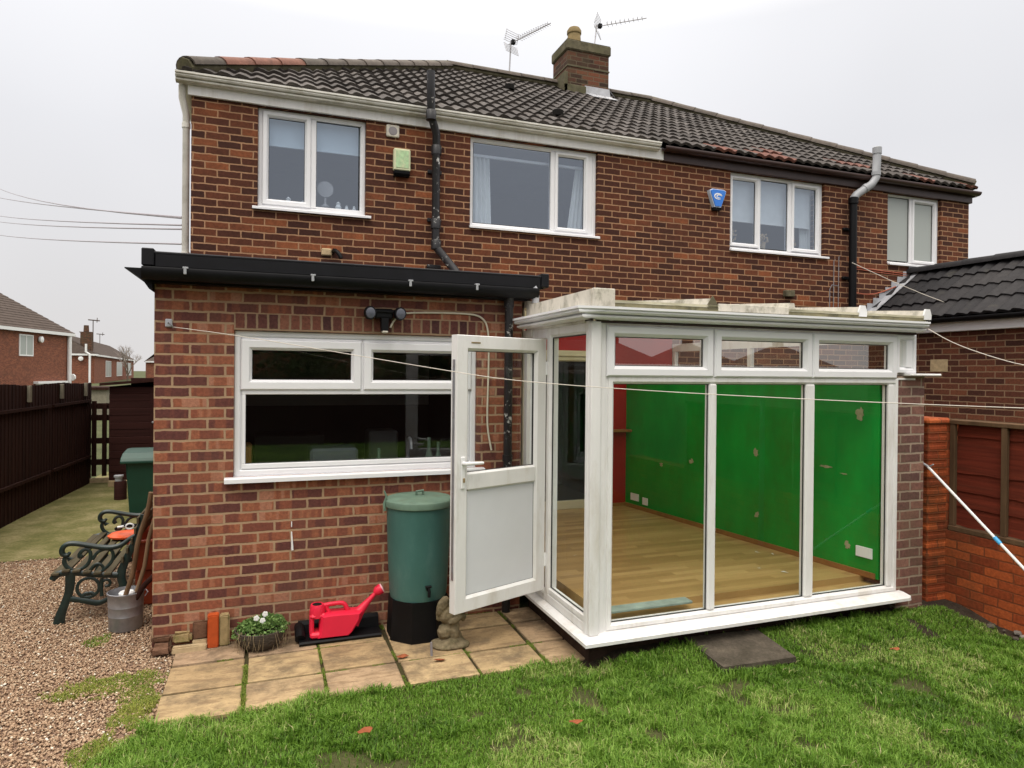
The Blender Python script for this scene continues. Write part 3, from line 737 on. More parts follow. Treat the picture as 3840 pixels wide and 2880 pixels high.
# roof: interlocking rolled tiles in stepped courses, hipped at both ends
RX0, RX1, RY0, RZ0, RH = -0.075, 11.085, 2.155, 4.862, 3.62
SL = 0.592
def tiled_slope(mb, origin, along, upd, length, run, slope, hipL, hipR, gauge, pitch, amp, step=0.02, seed=1):
    """rolled tiles; along/upd unit plan vectors; hipL/hipR plan inset per unit run"""
    L = math.hypot(1, slope); rr2 = np.random.default_rng(seed)
    nr = int(round(run * L / gauge)); g = run / nr
    nrm = Vector((-upd[0] * slope, -upd[1] * slope, 1)).normalized()
    for r_ in range(nr):
        s0, s1 = r_ * g - (0.0 if r_ else 0.03), (r_ + 1) * g + 0.02
        s1 = min(s1, run)
        a0, b0 = hipL * max(s0, 0), length - hipR * max(s0, 0)
        a1, b1 = hipL * s1, length - hipR * s1
        n = max(2, int((b0 - a0) / (pitch / 8)))
        us = [a0 + (b0 - a0) * i / n for i in range(n + 1)]
        V = []
        jit = {}
        for (s, lift) in ((s0, step + 0.0), (s0, step + 0.012), (s1, 0.002)):
            for u in us:
                aa, bb = (a0, b0) if s == s0 else (a1, b1)
                uu = min(max(u, aa), bb)
                ph = 2 * math.pi * u / pitch
                w = amp * (math.sin(ph) + 0.34 * math.sin(2 * ph + 0.6))
                ti = int(u // (pitch * 2))
                if ti not in jit: jit[ti] = rr2.uniform(-0.004, 0.004)
                h = w + lift + jit[ti] - (0.024 if (s == s0 and lift == step) else 0)
                p = Vector((origin[0] + along[0] * uu + upd[0] * s, origin[1] + along[1] * uu + upd[1] * s, origin[2] + slope * s)) + nrm * h
                V.append(p)
        m_ = n + 1; o = len(mb.v)
        mb.v += [tuple(p) for p in V]
        for k in range(2):
            for i in range(n):
                mb.f.append((o + k * m_ + i, o + k * m_ + i + 1, o + (k + 1) * m_ + i + 1, o + (k + 1) * m_ + i))
                ti = int(us[i] // (pitch * 2))
                q = random.Random(ti * 131 + r_ * 977 + seed).random()
                if r_ > 1 or us[i] < 5.6: q = min(q * 0.92, 0.92)
                elif r_ == 0 and q > 0.60: q = 0.97 if q > 0.7 else 0.9
                elif r_ == 1 and q > 0.93: q = 0.96
                mb.t.append(q)
mb = MB()
tiled_slope(mb, (RX0, RY0, RZ0), (1, 0), (0, 1), RX1 - RX0, RH, SL, 1, 1, 0.31, 0.165, 0.0125)
tiled_slope(mb, (RX1, RY0 + 2 * RH, RZ0), (-1, 0), (0, -1), RX1 - RX0, RH, SL, 1, 1, 0.31, 0.165, 0.0125, seed=2)
tiled_slope(mb, (RX0, RY0 + 2 * RH, RZ0), (0, -1), (1, 0), 2 * RH, RH, SL, 1, 1, 0.31, 0.165, 0.0125, seed=3)
tiled_slope(mb, (RX1, RY0, RZ0), (0, 1), (-1, 0), 2 * RH, RH, SL, 1, 1, 0.31, 0.165, 0.0125, seed=4)
roof = obj('roof', mb, 'tile', H, tint=True, recalc=False, smooth=50)
# under-roof closing slab
mb = MB(); zr = RZ0 + SL * RH - 0.045; z0_ = RZ0 - 0.045
mb.add([(RX0 + .02, RY0 + .02, z0_), (RX1 - .02, RY0 + .02, z0_), (RX1 - .02, RY0 + 2 * RH - .02, z0_), (RX0 + .02, RY0 + 2 * RH - .02, z0_), (RX0 + RH, RY0 + RH, zr), (RX1 - RH, RY0 + RH, zr)],
       [(0, 1, 5, 4), (1, 2, 5), (2, 3, 4, 5), (3, 0, 4), (0, 3, 2, 1)])
obj('roof_deck', mb, 'dark_hole', H)
# ridge and hip tiles
def ridge_line(mb, a, b, seg=0.42, r_=0.125, pink=()):
    a, b = Vector(a), Vector(b); L = (b - a).length; n = int(L / seg); t = (b - a) / n
    side = t.cross(Vector((0, 0, 1))).normalized(); upv = side.cross(t).normalized()
    for i in range(n):
        p0, p1 = a + t * i - t * 0.08, a + t * (i + 1)
        mb.tint = 1.0 if i in pink else random.uniform(0.0, 0.55)
        vs = []; K = 8
        for (p, rr2) in ((p0, r_ * 1.10), (p1, r_ * 0.98)):
            for k in range(K + 1):
                ang = math.pi * k / K
                vs.append(p + side * math.cos(ang) * rr2 + upv * (math.sin(ang) * rr2 * 0.72))
        for (p, rr2) in ((p0, r_ * 1.10 - 0.018), (p1, r_ * 0.98 - 0.018)):
            for k in range(K + 1):
                ang = math.pi * k / K
                vs.append(p + side * math.cos(ang) * rr2 + upv * (math.sin(ang) * rr2 * 0.72 - 0.002))
        m_ = K + 1
        fs = [(k, k + 1, m_ + k + 1, m_ + k) for k in range(K)] + [(2 * m_ + k, 2 * m_ + k + 1, 3 * m_ + k + 1, 3 * m_ + k) for k in range(K)]
        fs += [(k, k + 1, 2 * m_ + k + 1, 2 * m_ + k) for k in range(K)] + [(m_ + k, m_ + k + 1, 3 * m_ + k + 1, 3 * m_ + k) for k in range(K)]
        mb.add(vs, fs)
RT = RZ0 + SL * RH
mb = MB(); e1 = (RX0 + RH, RY0 + RH, RT + 0.03); e2 = (RX1 - RH, RY0 + RH, RT + 0.03)
ridge_line(mb, (RX0 + 0.05, RY0 + 0.05, RZ0 + 0.06), e1, pink=(1, 2, 3)); ridge_line(mb, (RX1 - 0.05, RY0 + 0.05, RZ0 + 0.06), e2)
ridge_line(mb, (RX0 + 0.05, RY0 + 2 * RH - 0.05, RZ0 + 0.06), e1); ridge_line(mb, (RX1 - 0.05, RY0 + 2 * RH - 0.05, RZ0 + 0.06), e2)
ridge_line(mb, e1, e2)
obj('ridge_tiles', mb, 'ridge', roof, tint=True, smooth=50)
mb = MB()  # mortar bedding under hip and ridge tiles
for a, b in (((RX0 + 0.02, RY0 + 0.02, RZ0 + 0.02), e1), ((RX1 - 0.02, RY0 + 0.02, RZ0 + 0.02), e2), (e1, e2), ((RX0 + 0.02, RY0 + 2 * RH - 0.02, RZ0 + 0.02), e1), ((RX1 - 0.02, RY0 + 2 * RH - 0.02, RZ0 + 0.02), e2)):
    mb.tube([a, b], 0.105, 8)
obj('mortar_bedding', mb, 'concrete_crown', roof)
for x, y in ((4.15, 4.43), (4.21, 2.75)):
    mb = MB(); z = RZ0 + SL * (y - RY0); mb.lathe((x, y - 0.03, z + 0.02), [(0.075, -0.02), (0.075, 0.05), (0.05, 0.065)], 12, sy=0.8)
    obj('tile_vent', mb, 'dark_hole', roof)

# chimney
CX0, CX1, CY0, CY1 = 5.57, 6.37, 5.40, 6.02
mb = MB(); mb.box(CX0, CY0, 6.5, CX1, CY1, 7.53)
ch = obj('chimney', mb, 'brick_chim', H)
mb = MB(); mb.box(CX0 - 0.03, CY0 - 0.03, 7.525, CX1 + 0.035, CY1 + 0.03, 7.70, 0.02)
mb.add([(CX0 - 0.02, CY0 - 0.02, 7.70), (CX1 + 0.02, CY0 - 0.02, 7.70), (CX1 + 0.02, CY1 + 0.02, 7.70), (CX0 - 0.02, CY1 + 0.02, 7.70), (CX0 + 0.1, CY0 + 0.12, 7.765), (CX1 - 0.12, CY0 + 0.12, 7.755), (CX1 - 0.12, CY1 - 0.12, 7.755), (CX0 + 0.1, CY1 - 0.12, 7.765)],
       [(0, 1, 5, 4), (1, 2, 6, 5), (2, 3, 7, 6), (3, 0, 4, 7), (4, 5, 6, 7)])
mb.box(CX0 - 0.012, CY0 - 0.012, 7.24, CX1 + 0.012, CY1 + 0.012, 7.262)
obj('chimney_crown', mb, 'concrete_crown', ch)
mb = MB(); mb.lathe((5.84, 5.72, 7.72), [(0.135, 0), (0.125, 0.10), (0.115, 0.24), (0.13, 0.26), (0.13, 0.31), (0.10, 0.36), (0.03, 0.385)], 20)
obj('chimney_pot', mb, 'pot', ch, smooth=True)
mb = MB()
zc = lambda y: RZ0 + SL * (y - RY0)
mb.add([(5.90, CY0 - 0.012, zc(CY0) + 0.16), (6.38, CY0 - 0.012, zc(CY0) + 0.16), (6.40, CY0 - 0.02, zc(CY0) + 0.03), (6.40, 5.08, zc(5.08) + 0.045), (5.93, 5.08, zc(5.08) + 0.045), (5.90, CY0 - 0.02, zc(CY0) + 0.03)],
       [(0, 1, 2, 5), (5, 2, 3, 4)])
mb.add([(6.385, CY0, zc(CY0) + 0.16), (6.385, CY1 - .1, zc(CY1) + 0.02), (6.50, CY0, zc(CY0) + 0.05), (6.5, CY1 - .1, zc(CY1 - .1) + 0.05)], [(0, 1, 3, 2)])
sfl = obj('flashing', mb, 'lead', ch)
sfl.modifiers.new('sol', 'SOLIDIFY').thickness = 0.006
mb = MB(); mb.box(5.50, CY0 - 0.03, zc(CY0) - 0.1, 5.92, CY0 - 0.001, zc(CY0) + 0.14, 0.01); mb.box(5.50, CY0 - 0.03, zc(CY0) - 0.05, 5.568, CY1, zc(CY0) + 0.35, 0.01)
obj('mortar_fillet', mb, 'concrete_crown', ch)

# old cast soil pipe up the wall
mb = MB()
mb.tube([(2.385, D - 0.20, 5.20), (2.392, D - 0.20, 4.72), (2.475, D - 0.11, 4.56), (2.478, D - 0.10, 3.40), (2.49, D - 0.10, 3.30), (2.665, D - 0.28, 3.02), (2.69, D - 0.30, 2.95)], 0.045, 14)
for x, y, z in ((2.392, D - 0.20, 4.72), (2.478, D - 0.10, 4.38), (2.478, D - 0.10, 3.56), (2.484, D - 0.10, 3.33)):
    mb.lathe((x, y, z), [(0.046, -0.055), (0.057, -0.05), (0.057, 0.045), (0.050, 0.055)], 16)
for z in (4.16, 3.62, 3.10):
    mb.box(2.40, D - 0.03, z - 0.02, 2.56, D - 0.002, z + 0.02, 0.005)
obj('soil_pipe', mb, 'black_chip', H, smooth=40)
# neighbour's boiler flue over black pipe
mb = MB(); mb.tube([(8.92, D - 0.18, 5.17), (8.90, D - 0.18, 4.76), (8.83, D - 0.17, 4.66), (8.60, D - 0.12, 4.50), (8.555, D - 0.11, 4.44), (8.555, D - 0.11, 4.40)], 0.055, 16)
mb.lathe((8.915, D - 0.18, 5.10), [(0.062, 0), (0.062, 0.09), (0.05, 0.10)], 18)
for p, q in (((8.90, D - 0.18, 4.79), (8.902, D - 0.18, 4.84)), ((8.76, D - 0.155, 4.615), (8.72, D - 0.145, 4.585))):
    mb.tube([p, q], 0.062, 16)
obj('flue_pipe', mb, 'grey_plastic', H, smooth=40)
mb = MB(); mb.tube([(8.555, D - 0.11, 4.42), (8.56, D - 0.11, 2.7)], 0.052, 16); mb.lathe((8.555, D - 0.11, 4.36), [(0.054, 0), (0.066, 0.01), (0.066, 0.09), (0.054, 0.1)], 18)
for z in (4.0, 3.3): mb.box(8.46, D - 0.04, z, 8.65, D - 0.002, z + 0.04, 0.006)
obj('soil_pipe', mb, 'black', H, smooth=40)
# thin overflow pipes beside it
mb = MB()
for x, zt in ((8.31, 3.56), (8.40, 3.62)):
    mb.tube([(x, D - 0.012, 2.86), (x, D - 0.012, zt), (x + 0.01, D - 0.03, zt + 0.01)], 0.006, 6)
mb.tube([(8.24, D - 0.012, 2.86), (8.24, D - 0.012, 3.15), (8.28, D - 0.012, 3.21), (8.40, D - 0.012, 3.20)], 0.006, 6)
obj('overflow_pipe', mb, 'wire', H, smooth=40)
mb = MB(); mb.tube([(8.60, D - 0.01, 3.50), (9.2, D - 0.01, 3.47), (9.85, D - 0.01, 3.45)], 0.008, 6); mb.tube([(8.62, D - 0.01, 3.47), (9.2, D - 0.01, 3.44), (9.85, D - 0.01, 3.42)], 0.006, 6)
mb.tube([(8.62, D - 0.02, 3.13), (8.9, D - 0.02, 3.10), (9.15, D - 0.02, 3.13), (9.5, D - 0.02, 3.25)], 0.008, 6, smooth=2)
obj('wall_cable', mb, 'terra', H)
mb = MB(); mb.box(1.26, D - 0.03, 3.14, 1.37, D + 0.01, 3.22, 0.012); obj('pipe_patch', mb, 'buff_stone', H)
mb = MB(); mb.tube([(1.385, D, 3.195), (1.39, D - 0.07, 3.20), (1.43, D - 0.12, 3.16), (1.455, D - 0.13, 3.105)], 0.022, 12, smooth=1)
obj('waste_pipe', mb, 'black', H, smooth=True)
mb = MB(); mb.box(7.42, D - 0.06, 3.0, 7.58, D + 0.01, 3.09, 0.01); obj('boiler_terminal', mb, 'concrete_crown', H)
# extractor vent
mb = MB(); mb.box(1.936, D - 0.03, 4.492, 2.078, D - 0.002, 4.625, 0.008)
v_ = obj('wall_vent', mb, 'upvc_dirty', H)
mb = MB(); mb.lathe((2.007, D - 0.031, 4.558), [(0.001, -0.004), (0.045, -0.003), (0.048, 0.0)], 24, axis='y'); obj('vent_grille', mb, 'wire', v_)
# garden door into the conservatory
pdT = None
pd = window(H, *PD, D - 0.01, 0.06, [dict(x0=3.66, x1=4.60, z0=0.34, z1=2.06, pane='glass')], bars=[(3.60, 4.66, 0.26, 0.36)], mat='cream', name='patio_door')
mb = MB(); mb.box(3.55, D - 0.035, 2.12, 4.72, D - 0.002, 2.19, 0.005); obj('door_head', mb, 'cream', pd)

# ------------------------------------------------------------------ alarm boxes
t = thing('alarm_box', (2.10, D, 4.08), 'faded yellow green rectangular burglar alarm box left of the black soil pipe', 'alarm box')
mb = MB(); mb.box(2.012, D - 0.075, 4.12, 2.197, D - 0.002, 4.362, 0.012); obj('casing', mb, plain('aged_cream_plastic', (0.62, 0.64, 0.42), 0.5, 0.05, 6), t)
mb = MB(); mb.box(2.035, D - 0.079, 4.15, 2.175, D - 0.0755, 4.34, 0.002)
obj('label_panel', mb, plain('faded_green_print', (0.42, 0.60, 0.34), 0.5, 0.18, 30, dirt=(0.62, 0.64, 0.40), dirt_amt=0.9, dirt_scale=22), t)
mb = MB(); mb.prism([(D - 0.002, 4.12), (D - 0.078, 4.12), (D - 0.074, 4.09), (D - 0.05, 4.065), (D - 0.002, 4.065)], 'x', 2.018, 2.190); obj('strobe', mb, 'black', t)
t = thing('alarm_box', (6.27, D, 4.1), 'blue tapered burglar alarm box with a white swirl emblem on the brickwork', 'alarm box')
sc_ = lambda pts, k, cx=6.275, cz=4.235: [(cx + (x - cx) * k, cz + (z - cz) * k) for x, z in pts]
shp = [(6.145, 4.335), (6.185, 4.353), (6.365, 4.353), (6.405, 4.335), (6.395, 4.295), (6.325, 4.115), (6.225, 4.115), (6.155, 4.295)]
mb = MB(); mb.prism(shp, 'y', D - 0.002, D - 0.06); obj('casing', mb, plain('pale_casing', (0.62, 0.70, 0.82), 0.4, 0.03, 5), t)
mb = MB(); mb.prism(sc_(shp, 0.90), 'y', D - 0.06, D - 0.072); fp = obj('front_panel', mb, plain('blue_panel', (0.035, 0.19, 0.66), 0.35, 0.05, 5), t)
mb = MB()
for rx, rz, cx, w in ((0.060, 0.036, 6.275, 0.009), (0.038, 0.020, 6.288, 0.007)):
    pts = [(cx + rx * math.cos(a), D - 0.0735, 4.255 + rz * math.sin(a)) for a in [R(20 + 14 * k) for k in range(21)]]
    mb.tube(pts, [w * (0.4 + 0.6 * math.sin(math.pi * i / 20)) for i in range(21)], 6, squash=(1, 0.2, 1))
obj('emblem', mb, 'white', fp)
mb = MB(); mb.prism([(D - 0.002, 4.115), (D - 0.058, 4.115), (D - 0.05, 4.08), (D - 0.002, 4.08)], 'x', 6.215, 6.335)
obj('strobe', mb, 'black', t)

# ------------------------------------------------------------------ aerials
def aerial(loc, head, tip, label, n_el, rest=None):
    t = thing('tv_aerial', loc, label, 'aerial', 'television aerials above the roof')
    mb = MB(); mb.tube([loc, (head[0], head[1], head[2] + 0.04)], 0.013, 8); obj('mast', mb, 'alu', t, smooth=True)
    h, tp = Vector(head), Vector(tip); d = (tp - h).normalized(); side = d.cross(Vector((0, 0, 1))).normalized(); up = side.cross(d)
    mb = MB(); mb.tube([h - d * 0.05, tp], 0.010, 6); obj('boom', mb, 'alu', t)
    L = (tp - h).length; mb = MB()
    for i in range(n_el):
        p = h + d * (L * (0.22 + 0.78 * i / n_el))
        s = 0.085 - 0.025 * i / n_el
        mb.tube([p - side * s * 0.5 + up * s * 0.55, p, p + side * s * 0.5 + up * s * 0.55], 0.004, 5)
        mb.tube([p - side * s, p + side * s], 0.004, 5)
    obj('director_rods', mb, 'alu', t)
    mb = MB()
    for sg in (-1, 1):
        for k in range(6):
            off = d * (-0.02 - 0.0 * k) + up * sg * (0.03 + 0.030 * k) - d * 0.012 * k * -1
            mb.tube([h + off - side * 0.15, h + off + side * 0.15], 0.0045, 5)
        for q in (-0.14, 0.14):
            mb.tube([h + side * q + up * sg * 0.02, h + side * q + up * sg * 0.19 + d * 0.05], 0.0045, 5)
    obj('reflector', mb, 'alu', t)
    mb = MB(); c = h + d * 0.06
    mb.box(c.x - 0.035, c.y - 0.035, c.z - 0.04, c.x + 0.035, c.y + 0.035, c.z + 0.04, 0.01); obj('dipole_box', mb, 'black', t)
aerial((4.635, 5.79, 7.0), (4.65, 5.75, 7.62), (5.02, 4.87, 7.61), 'tv aerial on a tall thin mast standing on the ridge left of the chimney', 14)
aerial((6.30, 5.99, 7.30), (6.43, 5.99, 8.36), (7.13, 5.40, 8.36), 'tv aerial on a short mast fixed behind the chimney stack, pointing right', 9)

# ------------------------------------------------------------------ KITCHEN EXTENSION
X_ = thing('house_extension', (1.36, 1.1, -0.03), 'single storey flat roofed kitchen extension in mottled red and purple brick', 'extension')
KW = (0.507, 2.317, 1.15, 2.20)
mb = MB(); wall_holes(mb, 0.0, 2.70, -0.06, 2.52, 0.0, 0.25, [KW]); mb.box(0.0, 0.25, -0.06, 0.25, D - 0.003, 2.52); mb.box(2.45, 0.25, -0.06, 2.70, D - 0.003, 2.52)
obj('wall', mb, 'brick_ext', X_)
mb = MB(); mb.box(0.505, -0.003, 2.2015, 2.34, -0.0005, 2.318); obj('lintel', mb, 'brick_soldier', X_)
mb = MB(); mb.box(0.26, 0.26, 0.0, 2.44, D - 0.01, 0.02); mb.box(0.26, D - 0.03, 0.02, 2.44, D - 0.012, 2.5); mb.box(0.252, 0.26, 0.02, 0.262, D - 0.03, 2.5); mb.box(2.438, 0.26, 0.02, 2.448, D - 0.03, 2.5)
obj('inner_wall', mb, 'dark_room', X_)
mb = MB(); mb.box(-0.01, -0.14, 2.595, 2.83, D - 0.002, 2.66)
obj('flat_roof', mb, 'black_felt', X_)
mb = MB(); mb.box(0.02, -0.165, 2.592, 2.80, -0.142, 2.688, 0.008); mb.tube([(0.02, -0.155, 2.688), (2.80, -0.155, 2.688)], 0.012, 8)
mb.box(-0.055, -0.175, 2.60, 0.02, -0.06, 2.716, 0.006); mb.box(2.80, -0.175, 2.605, 2.865, -0.06, 2.716, 0.006)
mb.box(-0.04, -0.06, 2.59, -0.012, D - 0.01, 2.70, 0.006); mb.box(2.832, -0.06, 2.60, 2.85, D - 0.01, 2.70, 0.006)
obj('roof_edge_trim', mb, 'black_felt', X_)
mb = MB(); mb.box(-0.02, -0.085, 2.50, 2.74, -0.003, 2.594)
obj('fascia_board', mb, 'black', X_)
mb = MB(); mb.prism([(-0.09 - a, 2.508 + h * 1.4) for a, h in hr], 'x', -0.05, 2.77)
mb.prism([(-0.09 - a, 2.508 + h * 1.4) for a, h in half], 'x', -0.054, -0.05); mb.prism([(-0.09 - a, 2.508 + h * 1.4) for a, h in half], 'x', 2.77, 2.774)
obj('gutter', mb, 'black', X_, smooth=40)
# side eaves gutter, seen end on
sg = [(0.0, 2.44), (-0.02, 2.455), (-0.05, 2.50), (-0.085, 2.535), (-0.13, 2.565), (-0.165, 2.585), (-0.165, 2.592), (-0.0, 2.592)]
mb = MB(); mb.prism([(x - 0.001, z) for x, z in sg], 'y', -0.09, D - 0.01)
obj('eaves_gutter', mb, 'black', X_)
for x in (0.20, 1.02, 1.72, 2.24):
    mb = MB(); mb.box(x, -0.206, 2.55, x + 0.018, -0.197, 2.592, 0.002); mb.box(x - 0.006, -0.206, 2.588, x + 0.028, -0.17, 2.600, 0.002)
    obj('gutter_clip', mb, 'grey_plastic', X_)
mb = MB(); mb.tube([(2.735, -0.15, 2.60), (2.76, -0.15, 2.57), (2.76, -0.14, 2.48)], 0.030, 10); obj('gutter_outlet', mb, 'lead', X_, smooth=True)
mb = MB(); mb.tube([(2.555, -0.10, 2.55), (2.558, -0.075, 2.44), (2.558, -0.065, -0.02)], 0.034, 12)
mb.lathe((2.558, -0.07, 2.44), [(0.042, 0), (0.042, 0.06)], 14); mb.lathe((2.558, -0.066, 1.2), [(0.041, 0), (0.041, 0.05)], 14)
obj('rain_pipe', mb, 'black_chip', X_, smooth=40)
kw = window(X_, *KW, 0.03, 0.052, [dict(x0=0.552, x1=1.402, z0=1.772, z1=2.135, sash=0.074), dict(x0=1.420, x1=2.275, z0=1.772, z1=2.135, sash=0.074), dict(x0=0.583, x1=2.24, z0=1.235, z1=1.738)], pane='glass_kitchen',
            sill=(0.450, 2.375, 1.118, 1.150, -0.055), bars=[(1.402, 1.420, 1.765, 2.15), (0.559, 2.265, 1.738, 1.772), (0.559, 0.585, 1.236, 1.738), (2.238, 2.265, 1.236, 1.738), (0.559, 2.265, 1.20, 1.236), (0.559, 2.265, 2.135, 2.15)])
# the room behind the glass
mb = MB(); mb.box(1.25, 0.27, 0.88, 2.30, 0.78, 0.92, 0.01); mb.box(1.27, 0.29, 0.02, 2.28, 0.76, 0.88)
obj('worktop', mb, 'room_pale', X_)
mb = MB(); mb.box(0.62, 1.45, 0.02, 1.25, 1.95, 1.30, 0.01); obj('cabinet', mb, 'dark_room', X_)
mb = MB(); mb.tube([(1.86, 0.50, 0.92), (1.86, 0.50, 1.30), (1.86, 0.46, 1.36), (1.86, 0.38, 1.34), (1.86, 0.36, 1.27)], 0.014, 8, smooth=1); obj('kitchen_tap', mb, 'galv', X_, smooth=True)
mb = MB(); mb.box(1.05, 0.30, 0.925, 1.42, 0.62, 1.30, 0.02); obj('microwave', mb, 'bulb', X_)
mb = MB(); mb.box(0.28, 0.30, 0.925, 0.62, 0.70, 1.33, 0.02); obj('bread_bin', mb, 'skirting', X_)
for bx_, bh_ in ((2.02, 0.44), (2.10, 0.40), (1.60, 0.36)):
    mb = MB(); mb.lathe((bx_, 0.40, 0.92), [(0.035, 0), (0.036, bh_ * 0.6), (0.014, bh_ * 0.8), (0.014, bh_)], 12); obj('bottle', mb, 'lid_green', X_, smooth=True)
mb = MB(); mb.box(0.27, D - 0.04, 1.55, 2.43, D - 0.031, 2.1); obj('wall_tiles', mb, 'room_pale', X_)
mb = MB(); mb.box(1.72, 1.8, 0.02, 2.02, 2.15, 1.30, 0.02); obj('fridge', mb, 'room_pale', X_)

# wall hook for the washing line
t = thing('line_hook', (0.095, 0, 2.20), 'small pale washing line hook on the corner brickwork of the extension', 'hook')
mb = MB(); mb.box(0.068, -0.018, 2.205, 0.112, -0.001, 2.262, 0.006); obj('plate', mb, 'lead', t)
mb = MB(); mb.tube([(0.09, -0.018, 2.235), (0.10, -0.05, 2.235), (0.115, -0.055, 2.215), (0.12, -0.04, 2.20)], 0.006, 8, smooth=1); obj('hook', mb, 'galv', t, smooth=True)

# security light
t = thing('security_light', (1.558, 0, 2.24), 'black twin headed security light mounted above the kitchen window', 'security light')
mb = MB(); mb.box(1.49, -0.06, 2.315, 1.63, -0.001, 2.39, 0.012); mb.tube([(1.42, -0.06, 2.37), (1.70, -0.06, 2.37)], 0.014, 8); obj('housing', mb, 'black', t, smooth=30)
mb = MB(); mb.prism([(1.535, 2.32), (1.59, 2.32), (1.588, 2.222), (1.538, 2.222)], 'y', -0.08, -0.01); obj('sensor_body', mb, 'black', t)
mb = MB(); mb.box(1.542, -0.082, 2.205, 1.585, -0.02, 2.224, 0.006); obj('sensor_lens', mb, 'upvc_dirty', t)
for cx in (1.447, 1.672):
    mb = MB(); mb.lathe((cx, -0.085, 2.352), [(0.02, 0.05), (0.045, 0.035), (0.052, 0.0), (0.050, -0.03), (0.046, -0.045)], 20, axis='y', sx=0.9)
    lh = obj('lamp_head', mb, 'black', t, smooth=True)
    mb = MB(); mb.lathe((cx, -0.131, 2.349), [(0.001, -0.008), (0.03, -0.004), (0.040, 0.0)], 20, axis='y', sx=0.85); obj('lens', mb, 'bulb', lh, smooth=True)
mb = MB(); mb.tube([(1.61, -0.03, 2.25), (1.63, -0.02, 2.29), (1.66, -0.012, 2.33), (1.70, -0.01, 2.366), (1.90, -0.01, 2.378), (2.25, -0.01, 2.383), (2.35, -0.01, 2.36), (2.405, -0.01, 2.28), (2.412, -0.01, 2.0), (2.40, -0.01, 1.55), (2.41, -0.014, 1.42), (2.437, -0.02, 1.285)], 0.0075, 8, smooth=2)
obj('power_cable', mb, 'cable', t, smooth=True)
mb = MB(); mb.tube([(0.905, -0.012, 0.735), (0.912, -0.012, 0.60)], [0.004, 0.009], 6); mb.tube([(0.905, -0.012, 0.81), (0.905, -0.012, 0.77)], 0.004, 6)
obj('paint_drip', mb, 'white', label='thin white paint drip on the brickwork below the kitchen window', cat='paint mark')

# ------------------------------------------------------------------ CONSERVATORY
C_ = thing('conservatory', (4.1, 0.5, -0.03), 'white framed lean-to conservatory with green and red painted walls inside', 'conservatory')
FY = -1.18; LX = 2.718; FLZ = 0.262
# dwarf base
mb = MB(); mb.box(LX + 0.06, FY + 0.07, -0.06, 5.50, FY + 0.22, 0.15); mb.box(LX + 0.06, FY + 0.22, -0.06, LX + 0.2, -0.002, 0.15)
obj('base_wall', mb, plain('dark_brick_base', (0.05, 0.03, 0.022), 0.95, 0.35, 14, bumpy=0.01), C_)  # dark brown mottle over the whole base
mb = MB(); mb.box(LX + 0.2, FY + 0.22, 0.1, 5.50, D - 0.003, FLZ); mb.box(LX + 0.06, -0.0, 0.1, LX + 0.2, D - 0.003, FLZ); mb.box(LX + .06, FY + 0.07, 0.152, 5.49, FY + .23, FLZ - 0.05)
obj('floor', mb, 'laminate', C_)
# sills
def sillprof(y_in, y_out, zb, zt): return [(y_in, zb), (y_in, zt + 0.012), (y_out + 0.02, zt), (y_out, zt - 0.006), (y_out, zb - 0.010), (y_out + 0.012, zb - 0.012), (y_out + 0.014, zb)]
mb = MB()
xo, yo = LX - 0.055, FY - 0.115
# mitred L shaped sill
prf = [(0.17, 0.150), (0.17, 0.186), (0.085, 0.186), (0.018 - 0.0, 0.174), (0.0, 0.166), (0.0, 0.144), (0.012, 0.142), (0.014, 0.150)]
vs = []
for ins, z in prf:
    vs += [(xo + ins * 0.75, -0.02, z), (xo + ins * 0.75, yo + ins, z), (5.535 - (0.03 if ins < 0.01 else 0), yo + ins, z)]
n_ = len(prf); fs = []
for i in range(n_):
    j = (i + 1) % n_
    fs += [(i * 3, j * 3, j * 3 + 1, i * 3 + 1), (i * 3 + 1, j * 3 + 1, j * 3 + 2, i * 3 + 2)]
fs += [tuple(i * 3 for i in range(n_)), tuple(i * 3 + 2 for i in range(n_))[::-1]]
mb.add(vs, fs); obj('sill', mb, 'upvc', C_)
# front: three tall panes below, three top hung lights above
P = [(2.893, 3.682), (3.748, 4.556), (4.644, 5.392)]
TL = [(2.852, 3.702), (3.714, 4.600), (4.604, 5.464)]
fr = MB(); fr.ring(2.872, 5.496, 0.188, 1.892, frame_prof(0.046, FY, FY + 0.07, 0.006, 0.016, 0.018))
for a, b in ((3.682, 3.748), (4.556, 4.644)): fr.box(a, FY + 0.001, 0.232, b, FY + 0.069, 1.85, 0.012)
fr.box(5.392, FY + 0.002, 0.232, 5.452, FY + 0.068, 1.848, 0.006)
fr.box(2.80, FY + 0.004, 1.884, 5.685, FY + 0.07, 1.90, 0.002)
wf = obj('window', fr, 'upvc', C_)
for a, b in P:
    gk = MB(); gk.ring(a - 0.004, b + 0.004, 0.230, 1.852, [(0, FY + 0.028), (0.009, FY + 0.020), (0.011, FY + 0.030), (0, FY + 0.034)]); obj('gasket', gk, 'rubber', wf)
    pb = MB(); pb.add([(a, FY + 0.029, 0.232), (b, FY + 0.029, 0.232), (b, FY + 0.029, 1.85), (a, FY + 0.029, 1.85)], [(0, 1, 2, 3)]); obj('pane', pb, 'glass', wf)
hd = MB(); hd.box(LX + 0.02, FY + 0.004, 2.225, 5.685, FY + 0.075, 2.252, 0.004)
obj('head_rail', hd, 'upvc', C_)
